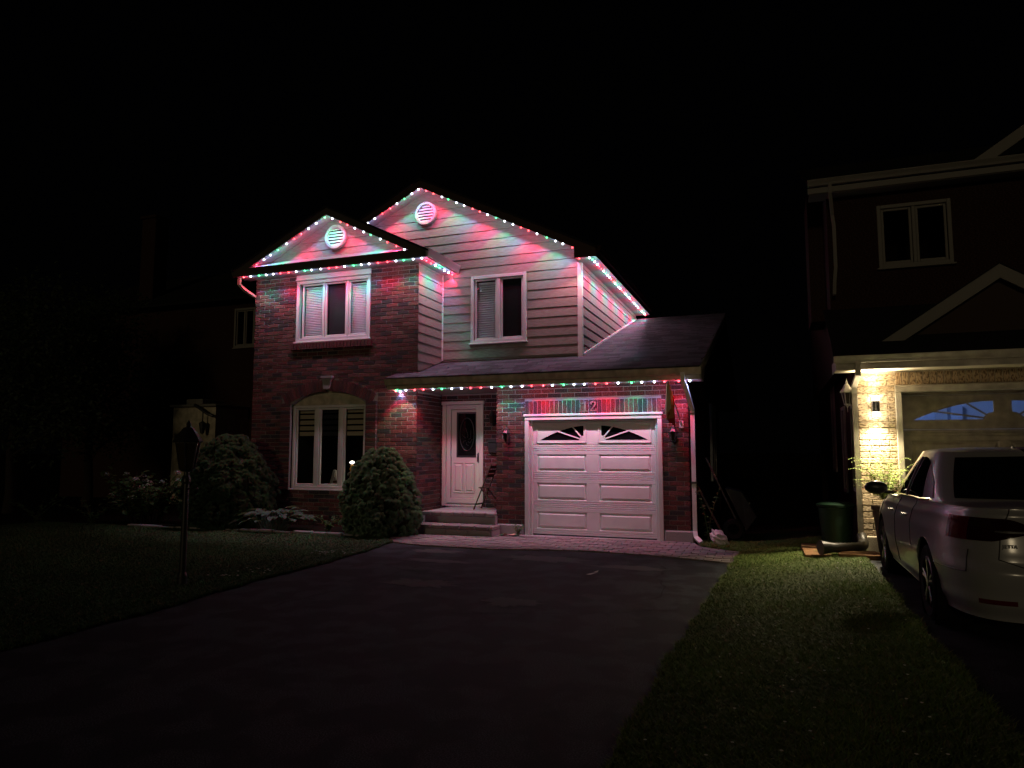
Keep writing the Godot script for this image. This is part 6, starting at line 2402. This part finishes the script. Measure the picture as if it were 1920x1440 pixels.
func make_garden() -> void:
	spruce("rounded dwarf conifer in front of the lower window, nearest the porch steps", Vector3(-7.17, 0.0, -11.98), 0.72, 1.68, 21, M.spruce)
	spruce("wider dark dwarf conifer at the left corner of the bay behind the lamp post", Vector3(-10.9, 0.0, -12.0), 0.92, 2.0, 23, M.spruce_dark)
	# hosta clump: broad ribbed leaves
	rng.seed = 91
	var ho := thing("hosta", "clump of broad leaved hosta in the bed below the window", "plant", Vector3(-9.55, 0.02, -11.75))
	var lm := leaf_mesh(0.26, 0.15, 0.35)
	var st := MB.new()
	for k in 58:
		var a := k * 2.399
		var r := 0.75 * sqrt((k + 0.5) / 58.0)
		var e := Vector3(cos(a) * r, 0.44 * (1.0 - 0.75 * r * r) * rng.randf_range(0.75, 1.1), sin(a) * r * 0.55)
		st.tube([Vector3(cos(a) * 0.06 * r + e.x * 0.35, 0, sin(a) * 0.06 + e.z * 0.35), e * 0.75 + Vector3(0, 0.06, 0), e], 0.005, 4)
		inst("leaf", lm, M.hosta, ho, Transform3D(aim(Vector3(cos(a), 0.25 + rng.randf_range(-0.3, 0.25), sin(a)), rng.randf_range(-0.4, 0.4)).scaled(Vector3.ONE * rng.randf_range(0.7, 1.2)), e))
	build("stalks", st, M.hosta, ho)
	weed("feathery low plant at the bed edge between hosta and the near conifer", Vector3(-8.25, 0.02, -11.8), 0.36, 120, 0.34, 8)
	weed("sparse sprig with pale leaves in front of the dark brick under the window", Vector3(-8.0, 0.02, -12.1), 0.55, 40, 0.2, 9)
	weed("small plant at the tip of the lawn beside the porch steps", Vector3(-6.95, 0.02, -11.7), 0.2, 50, 0.2, 10)
	# hydrangea with white flower heads at the left
	rng.seed = 17
	var hy := thing("hydrangea", "loose dark shrub with white flower heads left of the lamp post", "shrub", Vector3(-13.1, 0.0, -11.9))
	var tw := MB.new()
	var xs: Array = []
	var fx: Array = []
	for k in 46:
		var a := rng.randf() * TAU
		var r := rng.randf_range(0.2, 1.5)
		var e := Vector3(cos(a) * r * 1.1, rng.randf_range(0.7, 1.35) - 0.2 * r, sin(a) * r * 0.5)
		tw.tube([Vector3(e.x * 0.3, 0, e.z * 0.3), e * 0.7 + Vector3(0, 0.12, 0), e], [0.012, 0.008, 0.004], 5)
		for j in 26:
			var q := rng.randf_range(0.35, 1.0)
			xs.append(Transform3D(aim(Vector3(rng.randf_range(-1, 1), rng.randf_range(-0.2, 0.6), rng.randf_range(-1, 1)), rng.randf_range(-0.6, 0.6)).scaled(Vector3.ONE * rng.randf_range(0.8, 1.4)), e * q + Vector3(rng.randfn(0, 0.06), rng.randfn(0, 0.05), rng.randfn(0, 0.06))))
		if k % 3 == 0:
			for j in 40:
				var d := Vector3(rng.randfn(0, 1), absf(rng.randfn(0, 0.8)), rng.randfn(0, 1)).normalized()
				fx.append(Transform3D(aim(d + Vector3(0, 0.01, 0)), e + d * 0.05))
	build("stem", tw, M.bark, hy)
	many("foliage", leaf_mesh(0.11, 0.07), M.leaf, xs, hy)
	many("flower_heads", leaf_mesh(0.03, 0.028), M.petal, fx, hy)
	weed("low spiky plant with tiny yellow flowers at the far left edge of the lawn", Vector3(-15.2, 0.02, -10.9), 0.6, 140, 0.6, 11)
	weed("bushy low plant in front of the white flowered shrub", Vector3(-13.9, 0.02, -11.2), 0.55, 160, 0.7, 12)
	# white clover along the edge of the left lawn
	rng.seed = 31
	var cx: Array = []
	for c in [Vector3(-6.45, 0.03, -9.35), Vector3(-6.5, 0.03, -9.2), Vector3(-6.35, 0.03, -7.6), Vector3(-6.55, 0.03, -7.2)]:
		for k in 9:
			var p: Vector3 = c + Vector3(rng.randfn(0, 0.14), rng.randf_range(0.02, 0.05), rng.randfn(0, 0.08))
			for j in 7:
				var d := Vector3(cos(j * 0.9), 0.8, sin(j * 0.9))
				cx.append(Transform3D(aim(d).scaled(Vector3.ONE * 0.55), p))
	var cl := many("clover", leaf_mesh(0.03, 0.026), M.petal, cx, self)
	tag(cl, "tiny white clover flowers dotted along the left lawn's edge by the asphalt", "clover", "", "stuff")
	var wx: Array = []
	for k in 70:
		var p := Vector3(rng.randf_range(-0.75, 1.0), 0.0, rng.randf_range(-10.4, -3.8))
		if p.x < -0.6 - 0.04 * (p.z + 10.6): continue
		p.y = rise(p.x) + rng.randf_range(0.05, 0.075)
		for j in 8:
			var d := Vector3(cos(j * 0.8), 0.9, sin(j * 0.8))
			wx.append(Transform3D(aim(d).scaled(Vector3.ONE * 0.38), p))
	var cr := many("clover", leaf_mesh(0.03, 0.026), M.petal, wx, self)
	tag(cr, "small white clover heads scattered over the lit grass strip beside the white car", "clover", "", "stuff")
	# edging stones of the bed
	var ed := thing("bed_edging", "row of low dark stones edging the garden bed against the left lawn", "edging")
	var x := -13.0
	while x < -7.3:
		var wd := rng.randf_range(0.3, 0.5)
		var z := -11.36 - 0.13 * smoothstep(-12.0, -8.5, x)
		var mb := MB.new()
		mb.box(Vector3(x, -0.02, z - 0.06), Vector3(x + wd - 0.02, rng.randf_range(0.05, 0.08), z + 0.05), 0.015)
		build("stone", mb, M.stone, ed)
		x += wd
